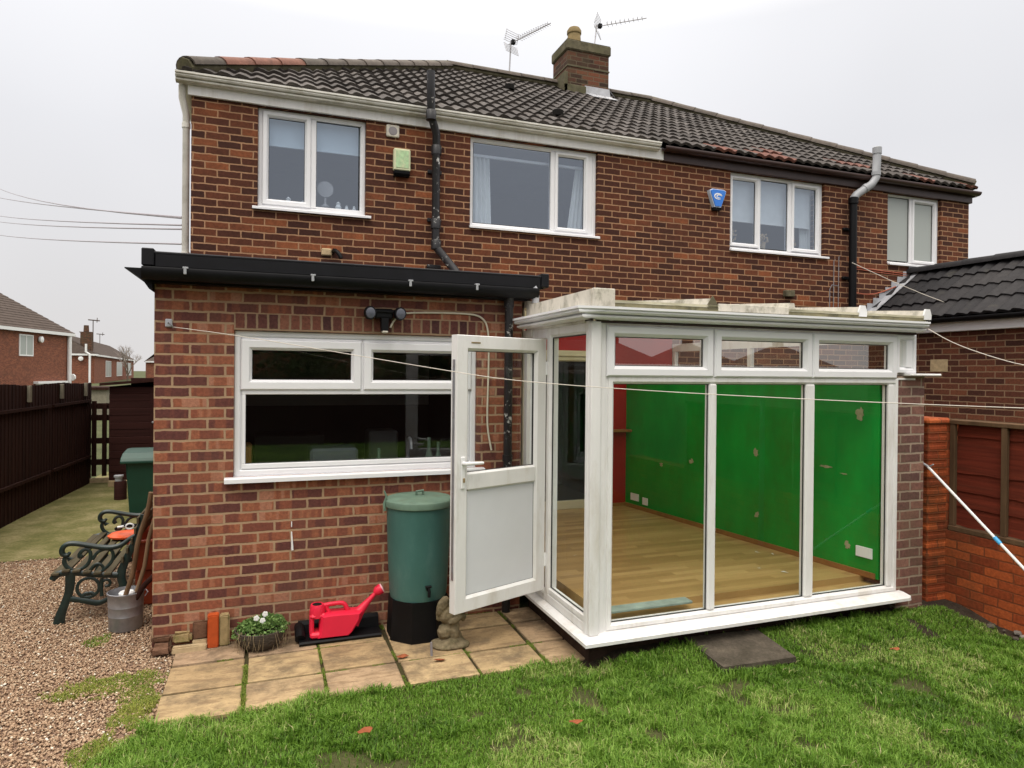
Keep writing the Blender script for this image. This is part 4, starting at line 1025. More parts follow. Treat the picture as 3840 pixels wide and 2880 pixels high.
for a, b in TL:
    s_ = MB(); s_.ring(a, b, 1.895, 2.236, frame_prof(0.072, FY - 0.016, FY + 0.05, 0.010, 0.022, 0.028)); w = obj('top_light', s_, 'upvc_clean', C_)
    gk = MB(); gk.ring(a + 0.068, b - 0.068, 1.963, 2.168, [(0, FY + 0.024), (0.008, FY + 0.016), (0.010, FY + 0.026), (0, FY + 0.03)]); obj('gasket', gk, 'rubber', w)
    pb = MB(); pb.add([(a + 0.07, FY + 0.025, 1.965), (b - 0.07, FY + 0.025, 1.965), (b - 0.07, FY + 0.025, 2.166), (a + 0.07, FY + 0.025, 2.166)], [(0, 1, 2, 3)]); obj('pane', pb, 'glass_top', w)
mb = MB(); mb.box(3.7025, FY + 0.006, 1.90, 3.7135, FY + 0.06, 2.23); mb.box(4.6005, FY + 0.006, 1.90, 4.6035, FY + 0.06, 2.23)
obj('mullion', mb, 'upvc', C_)
s_ = MB(); s_.box(5.575, FY + 0.0, 1.985, 5.645, FY + 0.06, 2.205, 0.004); s_.ring(5.468, 5.687, 1.938, 2.252, frame_prof(0.050, FY - 0.004, FY + 0.07, 0.008, 0.02, 0.02)); w = obj('side_light', s_, 'upvc_clean', C_)
pb = MB(); pb.add([(5.518, FY + 0.03, 1.988), (5.637, FY + 0.03, 1.988), (5.637, FY + 0.03, 2.20), (5.518, FY + 0.03, 2.20)], [(0, 1, 2, 3)]); obj('pane', pb, 'glass', w)
# corner post, ribbed
mb = MB(); cp = []
ribs = [(LX, 0), (LX, -0.03), (LX + 0.006, -0.036), (LX + 0.03, -0.036), (LX + 0.036, -0.044), (LX + 0.058, -0.044), (LX + 0.062, -0.038), (LX + 0.068, -0.044), (LX + 0.092, -0.044), (LX + 0.098, -0.036), (LX + 0.125, -0.036), (LX + 0.13, -0.026), (LX + 0.156, -0.02), (LX + 0.156, 0.035), (LX, 0.005)]
mb.prism([(x, FY + 0.03 + y) for x, y in ribs], 'z', 0.186, 2.262); obj('corner_post', mb, 'upvc', C_)
# left side frame (plane x = LX): map local x -> y
Tl = Matrix(((0, 1, 0, 0), (1, 0, 0, 0), (0, 0, 1, 0), (0, 0, 0, 1)))   # local (a, d, z) -> world (d, a, z)
sl = MB(Tl); sl.ring(-1.222, -0.47, 0.188, 2.255, frame_prof(0.075, LX + 0.004, LX + 0.07, 0.006, 0.018, 0.02)); sl.box(-1.15, LX + 0.002, 0.26, -0.545, LX + 0.065, 0.30, 0.005)
sl.box(-0.47, LX + 0.001, 2.178, -0.0, LX + 0.07, 2.255, 0.004); sl.box(-0.075, LX + 0.001, 0.188, -0.003, LX + 0.07, 2.178, 0.004); sl.box(-0.47, LX + 0.001, 0.188, -0.075, LX + 0.07, 0.235, 0.004)
w = obj('side_window', sl, 'upvc', C_)
gk = MB(Tl); gk.ring(-1.150, -0.54, 0.296, 2.183, [(0, LX + 0.028), (0.009, LX + 0.02), (0.011, LX + 0.03), (0, LX + 0.034)]); obj('gasket', gk, 'rubber', w)
pb = MB(Tl); pb.add([(-1.147, LX + 0.03, 0.30), (-0.545, LX + 0.03, 0.30), (-0.545, LX + 0.03, 2.18), (-1.147, LX + 0.03, 2.18)], [(0, 1, 2, 3)]); obj('pane', pb, 'glass_side', w)
# right hand brick wall, pier face seen beside the window
gx = lambda y: 5.395 + (4.965 - 5.395) * (y - FY) / (D - FY)      # inner face of the party wall runs slightly out of square
mb = MB(); mb.prism([(5.498, FY + 0.012), (5.795, FY + 0.012), (5.795, D - 0.004), (gx(D) + 0.03, D - 0.004), (gx(FY + 0.09) + 0.03, FY + 0.09), (5.498, FY + 0.09)], 'z', -0.06, 1.915); obj('brick_pier', mb, 'brick_pier', C_)
mb = MB(); mb.prism([(gx(FY + 0.08), FY + 0.08), (gx(FY + 0.08) + 0.027, FY + 0.08), (gx(D) + 0.027, D - 0.004), (gx(D), D - 0.004)], 'z', FLZ, 1.905); gw = obj('green_wall', mb, 'green_wall', C_)
mb = MB(); mb.box(5.56, FY - 0.055, 1.917, 5.905, FY + 0.3, 1.937, 0.006); mb.box(5.40, FY + 0.08, 1.917, 5.86, D - 0.004, 1.935, 0.004); obj('wall_capping', mb, 'upvc', C_)
# glazed strip along the top of the right wall
mb = MB(Tl); mb.box(FY + 0.08, 5.635, 2.205, D - 0.01, 5.69, 2.30); mb.box(FY + 0.08, 5.635, 1.94, D - 0.01, 5.69, 1.975)
for yy in (FY + 0.08, -0.15, 0.75, 1.6, D - 0.06): mb.box(yy, 5.637, 1.975, yy + 0.05, 5.688, 2.205)
w = obj('clerestory', mb, 'upvc', C_)
pb = MB(); pb.add([(5.66, FY + 0.1, 1.97), (5.66, D - 0.05, 1.97), (5.66, D - 0.05, 2.21), (5.66, FY + 0.1, 2.21)], [(0, 1, 2, 3)]); obj('pane', pb, 'glass', w)
# inner finishes
mb = MB(); mb.box(LX + 0.16, D - 0.012, FLZ, 3.598, D - 0.004, 2.62); mb.box(3.598, D - 0.012, 2.19, 4.662, D - 0.004, 2.65); mb.box(4.662, D - 0.012, FLZ, gx(D), D - 0.004, 2.65); mb.box(gx(D) + .001, D - 0.012, 1.94, 5.63, D - 0.004, 2.65)
obj('red_wall', mb, 'red_wall', C_)
mb = MB(); mb.box(LX + 0.0, 0.002, FLZ, LX + 0.008, D - 0.012, 2.5); obj('inner_wall', mb, 'cream', C_)
def on_green(y, z, pts, th=0.004, mat='plaster', name='wall_patch'):
    ang = math.atan2(4.965 - 5.395, D - FY)
    mb = MB(); vs = []
    for off in (0.001, th):
        for a, h in pts:
            yy = y + a; vs.append((gx(yy) - off, yy, z + h))
    n = len(pts); mb.add(vs, [tuple(range(n))[::-1], tuple(range(n, 2 * n))] + [(i, (i + 1) % n, n + (i + 1) % n, n + i) for i in range(n)])
    return mb
def blob(y, z, ry, rz, seed, n=17):
    ry *= 0.8; rz *= 0.8; q = random.Random(seed); return on_green(y, z, [((lambda k_: (ry * k_ * math.cos(2 * math.pi * i / n), rz * k_ * math.sin(2 * math.pi * i / n)))(0.5 + 0.6 * q.random())) for i in range(n)])
allb = MB()
for y, z, ry, rz, s in ((1.55, 0.86, 0.04, 0.035, 1), (1.05, 0.96, 0.045, 0.04, 2), (0.16, 1.16, 0.045, 0.06, 3), (0.14, 0.55, 0.035, 0.05, 4), (-0.83, 0.48, 0.035, 0.05, 5), (-0.93, 1.60, 0.05, 0.085, 6), (-0.62, 1.12, 0.11, 0.018, 7), (-0.79, 1.08, 0.05, 0.008, 8), (-0.38, 0.72, 0.05, 0.008, 9)):
    p_ = blob(y, z, ry, rz, s); allb.v += [v for v in p_.v]; o_ = len(allb.v) - len(p_.v); allb.f += [tuple(i + o_ for i in f) for f in p_.f]; allb.t += p_.t
obj('bare_plaster_patches', allb, 'plaster', gw)
for y, w_, z in ((2.03, 0.075, 0.40), (1.83, 0.045, 0.38), (-0.985, 0.07, 0.46)):
    obj('socket', on_green(y, z, [(-w_, -0.042), (w_, -0.042), (w_, 0.042), (-w_, 0.042)], 0.012), 'white', gw)
mb = MB(); mb.prism([(gx(FY + 0.1) - 0.018, FY + 0.1), (gx(FY + 0.1) - 0.001, FY + 0.1), (gx(D) - 0.001, D - 0.014), (gx(D) - 0.018, D - 0.014)], 'z', FLZ + 0.001, FLZ + 0.045); mb.box(4.67, D - 0.03, FLZ + 0.001, gx(D) - 0.02, D - 0.0125, FLZ + 0.04)
obj('skirting', mb, 'skirting', C_)
mb = MB(); mb.box(4.70, D - 0.13, 1.195, 5.12, D - 0.014, 1.222, 0.004); obj('shelf', mb, 'skirting', C_)
mb = MB()
q = random.Random(5)
for x, y in ((3.35, 0.3), (5.03, -0.12), (5.10, -0.2), (5.25, -0.5), (4.7, -0.55), (3.4, 1.2), (4.8, -0.7)):
    s = 0.018; mb.add([(x + q.uniform(-s, s) * 1.5, y + q.uniform(-s, s) * 2, FLZ + 0.003 + q.uniform(0, 0.006)) for _ in range(4)], [(0, 1, 2), (0, 2, 3)])
obj('paint_flakes', mb, 'white', C_)
mb = MB(); mb.box(2.96, FY + 0.09, FLZ + 0.001, 3.62, FY + 0.19, FLZ + 0.02, 0.004); obj('window_board', mb, plain('grey_green_board', (0.26, 0.32, 0.28), 0.6, 0.2, 10), C_)
# cream ceiling beam, visible through the top lights
mb = MB(); mb.prism([(D - 0.012, 2.65), (D - 0.10, 2.64), (D - 0.10, 2.50), (D - 0.012, 2.50)], 'x', LX + 0.1, 5.68); mb.box(LX + 0.1, FY + 0.08, 2.285, 5.69, FY + 0.13, 2.34)
obj('wall_plate', mb, 'cream', C_)
# roof bars and sheets
def rz(y): return 2.385 + (2.67 - 2.385) * (y - (FY - 0.05)) / (D - FY + 0.05)
mb = MB(); mb.add([(2.80, FY - 0.06, rz(FY - 0.06)), (5.70, FY - 0.06, rz(FY - 0.06)), (5.70, D - 0.002, rz(D)), (2.80, D - 0.002, rz(D)), (2.80, FY - 0.06, rz(FY - 0.06) + 0.016), (5.70, FY - 0.06, rz(FY - 0.06) + 0.016), (5.70, D - 0.002, rz(D) + 0.016), (2.80, D - 0.002, rz(D) + 0.016)],
    [(0, 1, 5, 4), (1, 2, 6, 5), (2, 3, 7, 6), (3, 0, 4, 7), (4, 5, 6, 7)])
roofc = obj('roof_sheet', mb, 'polycarb', C_)
for i, (x, dirty) in enumerate(((3.655, True), (4.36, False), (5.04, False), (5.73, False))):
    mb = MB()
    for y0, y1 in ((FY - 0.05, D - 0.004),):
        a, b = rz(y0) + 0.016, rz(y1) + 0.016
        mb.add([(x - 0.035, y0, a), (x + 0.035, y0, a), (x + 0.02, y0, a + 0.045), (x - 0.02, y0, a + 0.045), (x - 0.035, y1, b), (x + 0.035, y1, b), (x + 0.02, y1, b + 0.045), (x - 0.02, y1, b + 0.045)],
               [(0, 1, 2, 3), (4, 7, 6, 5), (0, 4, 5, 1), (1, 5, 6, 2), (2, 6, 7, 3), (3, 7, 4, 0)])
    rb = obj('roof_bar', mb, 'upvc_dirty', roofc)
    if i >= 2:
        mb = MB(); mb.prism([(x - 0.038, 2.372), (x + 0.038, 2.372), (x + 0.042, 2.41), (x + 0.024, 2.458), (x - 0.024, 2.458), (x - 0.042, 2.41)], 'y', FY - 0.062, FY - 0.048); obj('end_cap', mb, 'white', rb)
    elif i == 0:
        mb = MB(); mb.prism([(x - 0.04, 2.37), (x + 0.04, 2.37), (x + 0.045, 2.40), (x, 2.468), (x - 0.045, 2.40)], 'y', FY - 0.057, FY - 0.0505); obj('end_cap', mb, 'concrete_crown', rb)
mb = MB(); mb.box(2.87, FY - 0.055, 2.352, 5.72, FY - 0.02, 2.384)
obj('eaves_beam', mb, 'mossy_plastic', C_)
mb = MB(); mb.box(3.70, FY - 0.062, 2.36, 4.32, FY - 0.056, 2.412, 0.002); obj('sheet_closer', mb, 'upvc_dirty', C_)
# left edge beam + square cap
mb = MB()
mb.add([(LX - 0.012, FY - 0.06, 2.33), (LX - 0.012, -0.08, 2.33), (LX - 0.012, -0.08, 2.462), (LX - 0.012, FY - 0.06, 2.466), (LX + 0.09, FY - 0.06, 2.33), (LX + 0.09, -0.08, 2.33), (LX + 0.09, -0.08, 2.462), (LX + 0.09, FY - 0.06, 2.466)],
       [(0, 1, 2, 3), (4, 7, 6, 5), (0, 3, 7, 4), (1, 5, 6, 2), (3, 2, 6, 7), (0, 4, 5, 1)])
mb.box(LX + 0.0, -0.078, 2.45, LX + 0.09, D - 0.004, 2.50)
obj('side_beam', mb, 'upvc_dirty', C_)
mb = MB(); mb.box(LX - 0.008, FY - 0.085, 2.335, LX + 0.150, FY - 0.05, 2.470, 0.004); obj('corner_cap', mb, 'upvc_dirty', C_)
# ogee gutter, mitred round the corner, on a header
mb = MB(); prof = [(a * 1.2, h * 0.98) for a, h in ogee()]
gx0 = LX - 0.015; gy0 = FY - 0.02
vs = []
def offc(a, h):
    z = 2.268 + h * 0.9
    return [(gx0 - a, -0.10, z), (gx0 - a, gy0 - a * 0.15 - 0.075, z), (gx0 - a * 0.2 + 0.065, gy0 - a, z), (5.655, gy0 - a, z)]
for a, h in prof: vs += offc(a, h)
n_ = len(prof); fs = []
for i in range(n_):
    j = (i + 1) % n_
    for k in range(3): fs.append((i * 4 + k, j * 4 + k, j * 4 + k + 1, i * 4 + k + 1))
mb.add(vs, fs)
for x in (2.86, 5.60): mb.prism([(gy0 - a * 1.03, 2.266 + h * 0.93) for a, h in prof[1:14]] + [(gy0 - 0.02, 2.34)], 'x', x, x + 0.022)
mb.prism([(gy0 - a, 2.268 + h * 0.9) for a, h in prof[:14]], 'x', 5.655, 5.66); mb.prism([(gx0 - a, 2.268 + h * 0.9) for a, h in prof[:14]], 'y', -0.10, -0.095)
mb.prism([(gx0 - a * 1.03, 2.266 + h * 0.93) for a, h in prof[1:14]] + [(gx0 - 0.02, 2.34)], 'y', -1.03, -1.0)
obj('gutter', mb, 'upvc_clean', C_)
mb = MB(); mb.box(LX + 0.05, FY - 0.02, 2.250, 5.66, FY + 0.003, 2.35); mb.box(LX - 0.010, FY + 0.03, 2.262, LX + 0.05, -0.08, 2.33)
obj('fascia_board', mb, 'brown', C_)  # front brown strip stands in for the shadow gap under the gutter
mb = MB(); mb.box(LX - 0.012, FY + 0.035, 2.252, LX + 0.02, -0.1, 2.30); mb.box(LX - 0.013, -0.2, 2.20, LX + .06, -0.02, 2.26, 0.004)
obj('side_header', mb, 'gutter_white', C_)
# open door
hinge = Vector((LX - 0.012, -0.455, 0.0)); ang = R(201.2)
Td = Matrix.Translation(hinge) @ Matrix.Rotation(ang - math.pi, 4, 'Z')     # local x from 0 (hinge) to -0.785 (free edge), y towards viewer negative
db = MB(Td); x0, x1 = -0.845, -0.004; z0, z1 = 0.272, 2.168
db.ring(x0, x1, z0, z1, [(0, 0.03), (0, -0.030), (0.004, -0.034), (0.088, -0.034), (0.106, -0.016), (0.106, 0.03)])
db.box(x0 + 0.10, -0.0335, 1.10, x1 - 0.10, 0.029, 1.225, 0.012)
dr = obj('door', db, 'upvc', C_)
pb = MB(Td); pb.box(x0 + 0.104, -0.012, z0 + 0.104, x1 - 0.104, 0.012, 1.106); obj('door_panel', pb, plain('door_panel_white', (0.66, 0.67, 0.70), 0.4, 0.02, 5), dr)
gk = MB(Td); gk.ring(x0 + 0.102, x1 - 0.102, z0 + 0.102, 1.104, [(0, -0.020), (0.006, -0.0125), (0.006, -0.011), (0, -0.011)]); gk.ring(x0 + 0.102, x1 - 0.102, 1.22, z1 - 0.102, [(0, -0.012), (0.009, -0.002), (0.009, 0.006), (0, 0.006)]); obj('gasket', gk, 'rubber', dr)
pb = MB(Td); pb.add([(x0 + 0.10, 0.002, 1.22), (x1 - 0.10, 0.002, 1.22), (x1 - 0.10, 0.002, z1 - 0.1), (x0 + 0.10, 0.002, z1 - 0.1)], [(0, 1, 2, 3)]); obj('pane', pb, 'glass', dr)
hb = MB(Td); hb.box(x0 + 0.035, -0.046, 1.12, x0 + 0.070, -0.034, 1.34, 0.005); hb.tube([(x0 + 0.052, -0.045, 1.295), (x0 + 0.052, -0.085, 1.295), (x0 + 0.075, -0.09, 1.296), (x0 + 0.19, -0.088, 1.292)], [0.013, 0.013, 0.013, 0.010], 10, squash=(1, 1, 1))
hb.tube([(x0 + 0.052, 0.03, 1.27), (x0 + 0.052, 0.07, 1.27), (x0 + 0.17, 0.075, 1.262)], 0.012, 8)
obj('door_handle', hb, 'white', dr, smooth=35)
kb = MB(Td); kb.box(x0 - 0.004, -0.012, 0.5, x0 + 0.001, 0.012, 2.0); obj('lock_strip', kb, 'galv', dr)
for zk in (0.55, 1.05, 1.6, 1.95):
    kb = MB(Td); kb.box(x0 - 0.0065, -0.008, zk, x0 - 0.004, 0.008, zk + 0.045); obj('lock_point', kb, 'wire', dr)
kb = MB(Td); kb.box(x0 + 0.048, -0.058, 1.165, x0 + 0.060, -0.046, 1.195, 0.002); kb.box(x0 + 0.12, -0.036, z1 - 0.055, x0 + 0.2, -0.034, z1 - 0.045); obj('key', kb, 'pot', dr)
mb = MB(); mb.box(2.40, -0.30, 2.175, 2.475, -0.22, 2.20, 0.004) if False else None
mb = MB(Td); mb.tube([(x1 + 0.004, -0.03, 0.45), (x1 + 0.004, -0.03, 0.55)], 0.012, 8); mb.tube([(x1 + 0.004, -0.03, 1.9), (x1 + 0.004, -0.03, 2.0)], 0.012, 8); obj('hinge', mb, 'white', dr)

# ------------------------------------------------------------------ NEIGHBOUR'S EXTENSION (right)
N_ = thing('neighbour_extension', (10, 0, -0.03), 'brick outbuilding with a dark pitched tiled roof beyond the boundary wall at the right', 'extension')
mb = MB(); mb.box(8.95, -4.5, -0.06, 9.2, D - 0.004, 2.62); mb.box(9.2, -4.5, -0.06, 10.9, -4.25, 2.62); mb.box(10.7, -4.25, -0.06, 10.9, D - 0.004, 2.62); obj('wall', mb, 'brick_nb', N_)
mb = MB(); tiled_slope(mb, (8.80, D - 0.01, 2.70), (0, -1), (1, 0), 6.9, 1.05, 0.74, 0, 0, 0.33, 0.165, 0.013, step=0.016, seed=9)
tiled_slope(mb, (10.90, -4.66, 2.70), (0, 1), (-1, 0), 6.9, 1.05, 0.74, 0, 0, 0.33, 0.165, 0.013, step=0.016, seed=8)
nr = obj('roof', mb, 'tile_nb', N_, tint=True, recalc=False, smooth=50)
mb = MB(); ridge_line(mb, (9.85, D - 0.02, 3.46), (9.85, -4.6, 3.46)); obj('ridge_tiles', mb, 'tile_nb', nr, tint=True, smooth=50)
mb = MB(); mb.box(8.86, -4.6, 2.49, 8.945, D - 0.005, 2.60, 0.005); mb.box(8.86, -4.6, 2.60, 9.3, D - 0.005, 2.64); obj('fascia_board', mb, 'upvc_clean', N_)
mb = MB(); mb.prism([(8.845 - a, 2.60 + h) for a, h in hr], 'y', -4.6, D - 0.01); obj('gutter', mb, 'black', N_, smooth=40)
mb = MB()
for k in range(9):   # stepped lead flashing against the house wall
    x = 8.83 + k * 0.118; z = 2.76 + k * 0.0845
    mb.add([(x, D - 0.008, z), (x + 0.13, D - 0.008, z + 0.095), (x + 0.13, D - 0.008, z + 0.135), (x - 0.0, D - 0.008, z + 0.135), (x, D - 0.15, z + 0.0), (x + 0.13, D - 0.15, z + 0.095)], [(0, 1, 2, 3), (0, 4, 5, 1)])
fl = obj('flashing', mb, 'lead', nr); fl.modifiers.new('sol', 'SOLIDIFY').thickness = 0.006
mb = MB(); mb.box(8.942, 0.98, 1.98, 8.949, 1.22, 2.14, 0.002); obj('air_brick', mb, 'buff_stone', N_)

# ------------------------------------------------------------------ RIGHT BOUNDARY
t = thing('boundary_wall', (6.15, -2.5, -0.03), 'orange painted brick dwarf wall with end pier dividing the right hand gardens', 'wall')
mb = MB(); mb.box(6.15, -6.5, -0.06, 6.37, -1.10, 0.615); obj('wall', mb, 'brick_orange', t)
mb = MB(); mb.box(5.935, -1.10, -0.06, 6.148, -0.88, 1.53, 0.004); mb.box(6.148, -1.10, -0.06, 6.37, -0.88, 1.53, 0.004)
for k in range(20): mb.box(5.931, -1.1045, 0.004 + k * 0.075, 6.152, -0.876, 0.062 + k * 0.075, 0.008)
mb.box(5.915, -1.115, 1.505, 6.19, -0.86, 1.565, 0.018)
obj('pier', mb, 'brick_orange', t)
t = thing('fence_panel', (6.17, -2.1, 0.62), 'red stained horizontal board fence panel standing on the orange dwarf wall', 'fence')
mb = MB()
zz = 0.665; q = random.Random(2)
while zz < 1.50:
    h = q.uniform(0.125, 0.16); n = 16; vs = []
    for i in range(n + 1):
        y = -1.15 - 1.85 * i / n
        w0, w1 = q.uniform(-0.006, 0.006), q.uniform(-0.006, 0.006)
        vs += [(6.205, y, zz + w0), (6.218, y, min(zz + h + 0.03, 1.52) + w1)]
    mb.add(vs, [(2 * i, 2 * i + 2, 2 * i + 3, 2 * i + 1) for i in range(n)]); zz += h
bo = obj('boards', mb, 'fence_red', t); bo.modifiers.new('sol', 'SOLIDIFY').thickness = 0.010
mb = MB(); mb.box(6.155, -3.0, 0.617, 6.235, -1.112, 0.66, 0.005); mb.box(6.16, -3.0, 1.515, 6.235, -1.112, 1.552, 0.005)
obj('frame_rail', mb, 'fence_batten', t)
for y in (-1.115, -1.535, -1.97, -2.40, -2.83):
    mb = MB(); mb.box(6.165, y - 0.045, 0.66, 6.20, y, 1.515, 0.004); obj('batten', mb, 'fence_batten', t)
t = thing('fence_panel', (6.17, -4.0, 0.62), 'red stained board fence panel further along the orange dwarf wall', 'fence')
mb = MB(); mb.box(6.20, -5.0, 0.66, 6.22, -3.05, 1.52); obj('boards', mb, 'fence_red', t)
mb = MB(); mb.box(6.155, -5.0, 0.617, 6.235, -3.05, 0.66, 0.005); mb.box(6.16, -5.0, 1.515, 6.235, -3.05, 1.552, 0.005); obj('frame_rail', mb, 'fence_batten', t)
# clothes prop
t = thing('clothes_prop', (5.9, -3.3, 0.0), 'white metal clothes prop with a blue joint leaning towards the fence', 'pole')
pa, pb_ = Vector((5.90, -1.13, 1.16)), Vector((5.83, -2.55, 0.02))
pm_ = Vector((5.83, -1.66, 0.735))
mb = MB(); mb.tube([pa, pb_], 0.0105, 10); obj('pole', mb, 'white', t, smooth=True)
dd = (pb_ - pa).normalized(); c = pa + dd * 0.72
mb = MB(); mb.tube([c, c + dd * 0.06], 0.015, 10); obj('joint', mb, 'blue_bit', t, smooth=True)
mb = MB(); mb.tube([pa - dd * 0.045 + Vector((0, 0.02, 0.0)), pa - dd * 0.01, pa], 0.010, 8); mb.tube([pa, pa + Vector((0.0, -0.045, 0.03))], 0.006, 6); obj('prong', mb, 'grey_plastic', t)

# rubble along the foot of the walls
mb = MB(); q = random.Random(8)
for i in range(46):
    if i < 30: x, y = 6.08 - q.random() ** 2 * 0.14, -1.15 - q.random() * 1.0
    else: x, y = 5.6 + q.random() * 0.5, -1.19 - q.random() * 0.06
    s = q.uniform(0.012, 0.038)
    bm = bmesh.new(); bmesh.ops.create_icosphere(bm, subdivisions=1, radius=s)
    for v in bm.verts: v.co = Vector((v.co.x * q.uniform(0.8, 1.3) + x, v.co.y * q.uniform(0.8, 1.3) + y, v.co.z * 0.6 - 0.03 + s * 0.3))
    mb.tint = q.random(); mb.bm(bm)
obj('rubble_edging', mb, attr_mat('rubble', [(0, (0.05, 0.04, 0.03)), (0.7, (0.13, 0.11, 0.09)), (1, (0.38, 0.34, 0.3))]), kind='stuff', tint=True, label='loose stones and soil crumbs along the foot of the orange wall', cat='rubble')

# ------------------------------------------------------------------ WASHING LINE, ROPE, OVERHEAD WIRES
pts = [(0.12, -0.045, 2.205), (0.55, -0.30, 2.145), (1.20, -0.66, 2.03), (1.85, -1.02, 1.915), (2.22, -1.22, 1.858), (3.0, -1.65, 1.805), (3.9, -2.15, 1.765), (4.9, -2.70, 1.735), (6.0, -3.3, 1.72)]
mb = MB(); mb.tube(pts, 0.0024, 6, smooth=2); obj('washing_line', mb, 'rope', label='thin pale washing line stretched from the extension wall across the garden', cat='washing line')
t = thing('line_post', (6.03, -3.31, -0.03), 'galvanised post holding the far end of the washing line', 'post')
mb = MB(); mb.tube([(6.03, -3.31, -0.05), (6.03, -3.31, 1.85)], 0.03, 12); obj('post', mb, 'galv', t, smooth=True)
mb = MB(); mb.tube([(8.30, 1.9, 3.48), (8.8, 1.45, 3.10), (9.25, 0.9, 2.75)], 0.005, 6, smooth=1); mb.tube([(8.36, 0.8, 2.50), (8.30, 0.42, 2.30), (8.25, -0.1, 2.12), (8.21, -0.45, 2.03), (8.1, -0.9, 1.98)], 0.005, 6, smooth=2)
obj('neighbour_rope', mb, 'rope', label='pale sagging rope strung across the garden next door from the black pipe', cat='rope')
for i, (za, zb) in enumerate(((8.72, 3.44), (8.13, 3.45), (7.47, 3.37), (7.26, 3.33), (6.79, 3.18))):
    a, b = Vector((-0.09, 2.33, zb)), Vector((-8.72 * 1.5, 25 * 1.5 - 2.3, zb + (za - zb) * 1.55))
    pts = [a.lerp(b, k / 14) - Vector((0, 0, (1.2 if i == 0 else 0.25) * 4 * (k / 14) * (1 - k / 14) * (0.5 if i else 0.3))) for k in range(15)]
    mb = MB(); mb.tube(pts, 0.009, 5)
    obj('overhead_wire', mb, 'line_grey', label=['thin overhead wire, highest of the five at the left of the house', 'second highest thin overhead wire at the left of the house', 'third overhead wire down, upper one of the close pair left of the house', 'fourth overhead wire down, lower one of the close pair left of the house', 'lowest of the five overhead wires at the left of the house'][i], cat='wire', group='overhead wires at the left')

# ------------------------------------------------------------------ PATIO OBJECTS
# water butt
t = thing('water_butt', (1.80, -0.21, -0.03), 'faded green plastic water butt with lid and tap on a black stand', 'water butt')
bx, by = 1.797, -0.245
mb = MB(); mb.lathe((bx, by, 0), [(0.205, 0.262), (0.212, 0.30), (0.228, 0.62), (0.236, 0.90), (0.243, 0.945)], 48); obj('barrel', mb, 'butt_green', t, smooth=True)
mb = MB(); mb.lathe((bx, by, 0), [(0.244, 0.925), (0.252, 0.93), (0.254, 0.958), (0.250, 0.972), (0.238, 0.982), (0.17, 0.992), (0.001, 0.998)], 48, cap=False); lid = obj('lid', mb, 'lid_green', t, smooth=30)
mb = MB(); mb.tube([(bx - 0.02, by, 0.99), (bx - 0.02, by - 0.005, 1.025), (bx + 0.03, by, 1.03), (bx + 0.03, by, 0.99)], 0.010, 8); obj('lid_knob', mb, 'lid_green', lid)
for a, nm_ in ((R(185), 0), (R(-5), 1)):
    ca, sa = math.cos(a), math.sin(a)
    mb = MB(); mb.tube([(bx + ca * 0.255, by + sa * 0.255, 0.90), (bx + ca * 0.262, by + sa * 0.262, 0.95), (bx + ca * 0.245, by + sa * 0.245, 1.0), (bx + ca * 0.262, by + sa * 0.262, 1.045)], [0.012, 0.010, 0.009, 0.006], 8); obj('lid_clip', mb, 'lid_green', t, smooth=True)
mb = MB(); oct_ = lambda a: 0.93 / max(math.cos((a + math.pi / 8) % (math.pi / 4) - math.pi / 8), 0.9)
mb.lathe((bx, by, 0), [(0.232, -0.045), (0.232, 0.0), (0.220, 0.262), (0.19, 0.262)], 64, poly=oct_); st = obj('stand', mb, 'black', t, smooth=25)
mb = MB()
for a in range(8):
    an = R(a * 45 + 22.5); mb.tube([(bx + 0.228 * math.cos(an), by + 0.228 * math.sin(an), -0.04), (bx + 0.216 * math.cos(an), by + 0.216 * math.sin(an), 0.255)], 0.006, 6)
obj('stand_rib', mb, 'black', st)
mb = MB(); mb.tube([(bx + 0.02, by - 0.205, 0.365), (bx + 0.02, by - 0.25, 0.365)], 0.014, 10); mb.tube([(bx + 0.02, by - 0.245, 0.38), (bx + 0.024, by - 0.26, 0.35), (bx + 0.022, by - 0.262, 0.315)], 0.011, 8); mb.box(bx - 0.003, by - 0.262, 0.378, bx + 0.043, by - 0.238, 0.392, 0.004); obj('tap', mb, 'black', t, smooth=True)

# stone figure : kneeling cherub, one continuous mesh
def meta_mesh(name, balls, mat, parent, voxel=0.006, noise_amt=0.006):
    bm = bmesh.new()
    for (x, y, z, rx, ry, rz_, ax) in balls:
        mtx = Matrix.Translation((x, y, z)) @ Matrix.Rotation(ax, 4, 'Y') @ Matrix.Diagonal((rx, ry, rz_, 1))
        bmesh.ops.create_icosphere(bm, subdivisions=3, radius=1, matrix=mtx)
    me = bpy.data.meshes.new(name); bm.to_mesh(me); bm.free()
    o = bpy.data.objects.new(name, me); COL.objects.link(o); me.materials.append(M[mat])
    if parent: o.parent = parent; me.transform(Matrix.Translation(-BASE[parent.name])); BASE[o.name] = BASE[parent.name]
    r_ = o.modifiers.new('remesh', 'REMESH'); r_.mode = 'VOXEL'; r_.voxel_size = voxel; r_.use_smooth_shade = True
    s = o.modifiers.new('smooth', 'SMOOTH'); s.iterations = 6
    tx = bpy.data.textures.new('stone_noise', 'CLOUDS'); tx.noise_scale = 0.03
    d_ = o.modifiers.new('disp', 'DISPLACE'); d_.texture = tx; d_.strength = noise_amt; d_.mid_level = 0.5
    return o
t = thing('garden_statue', (1.96, -0.55, -0.03), 'small weathered stone cherub crouching on a rough rock base beside the door', 'statue')
sx, sy = 1.955, -0.55
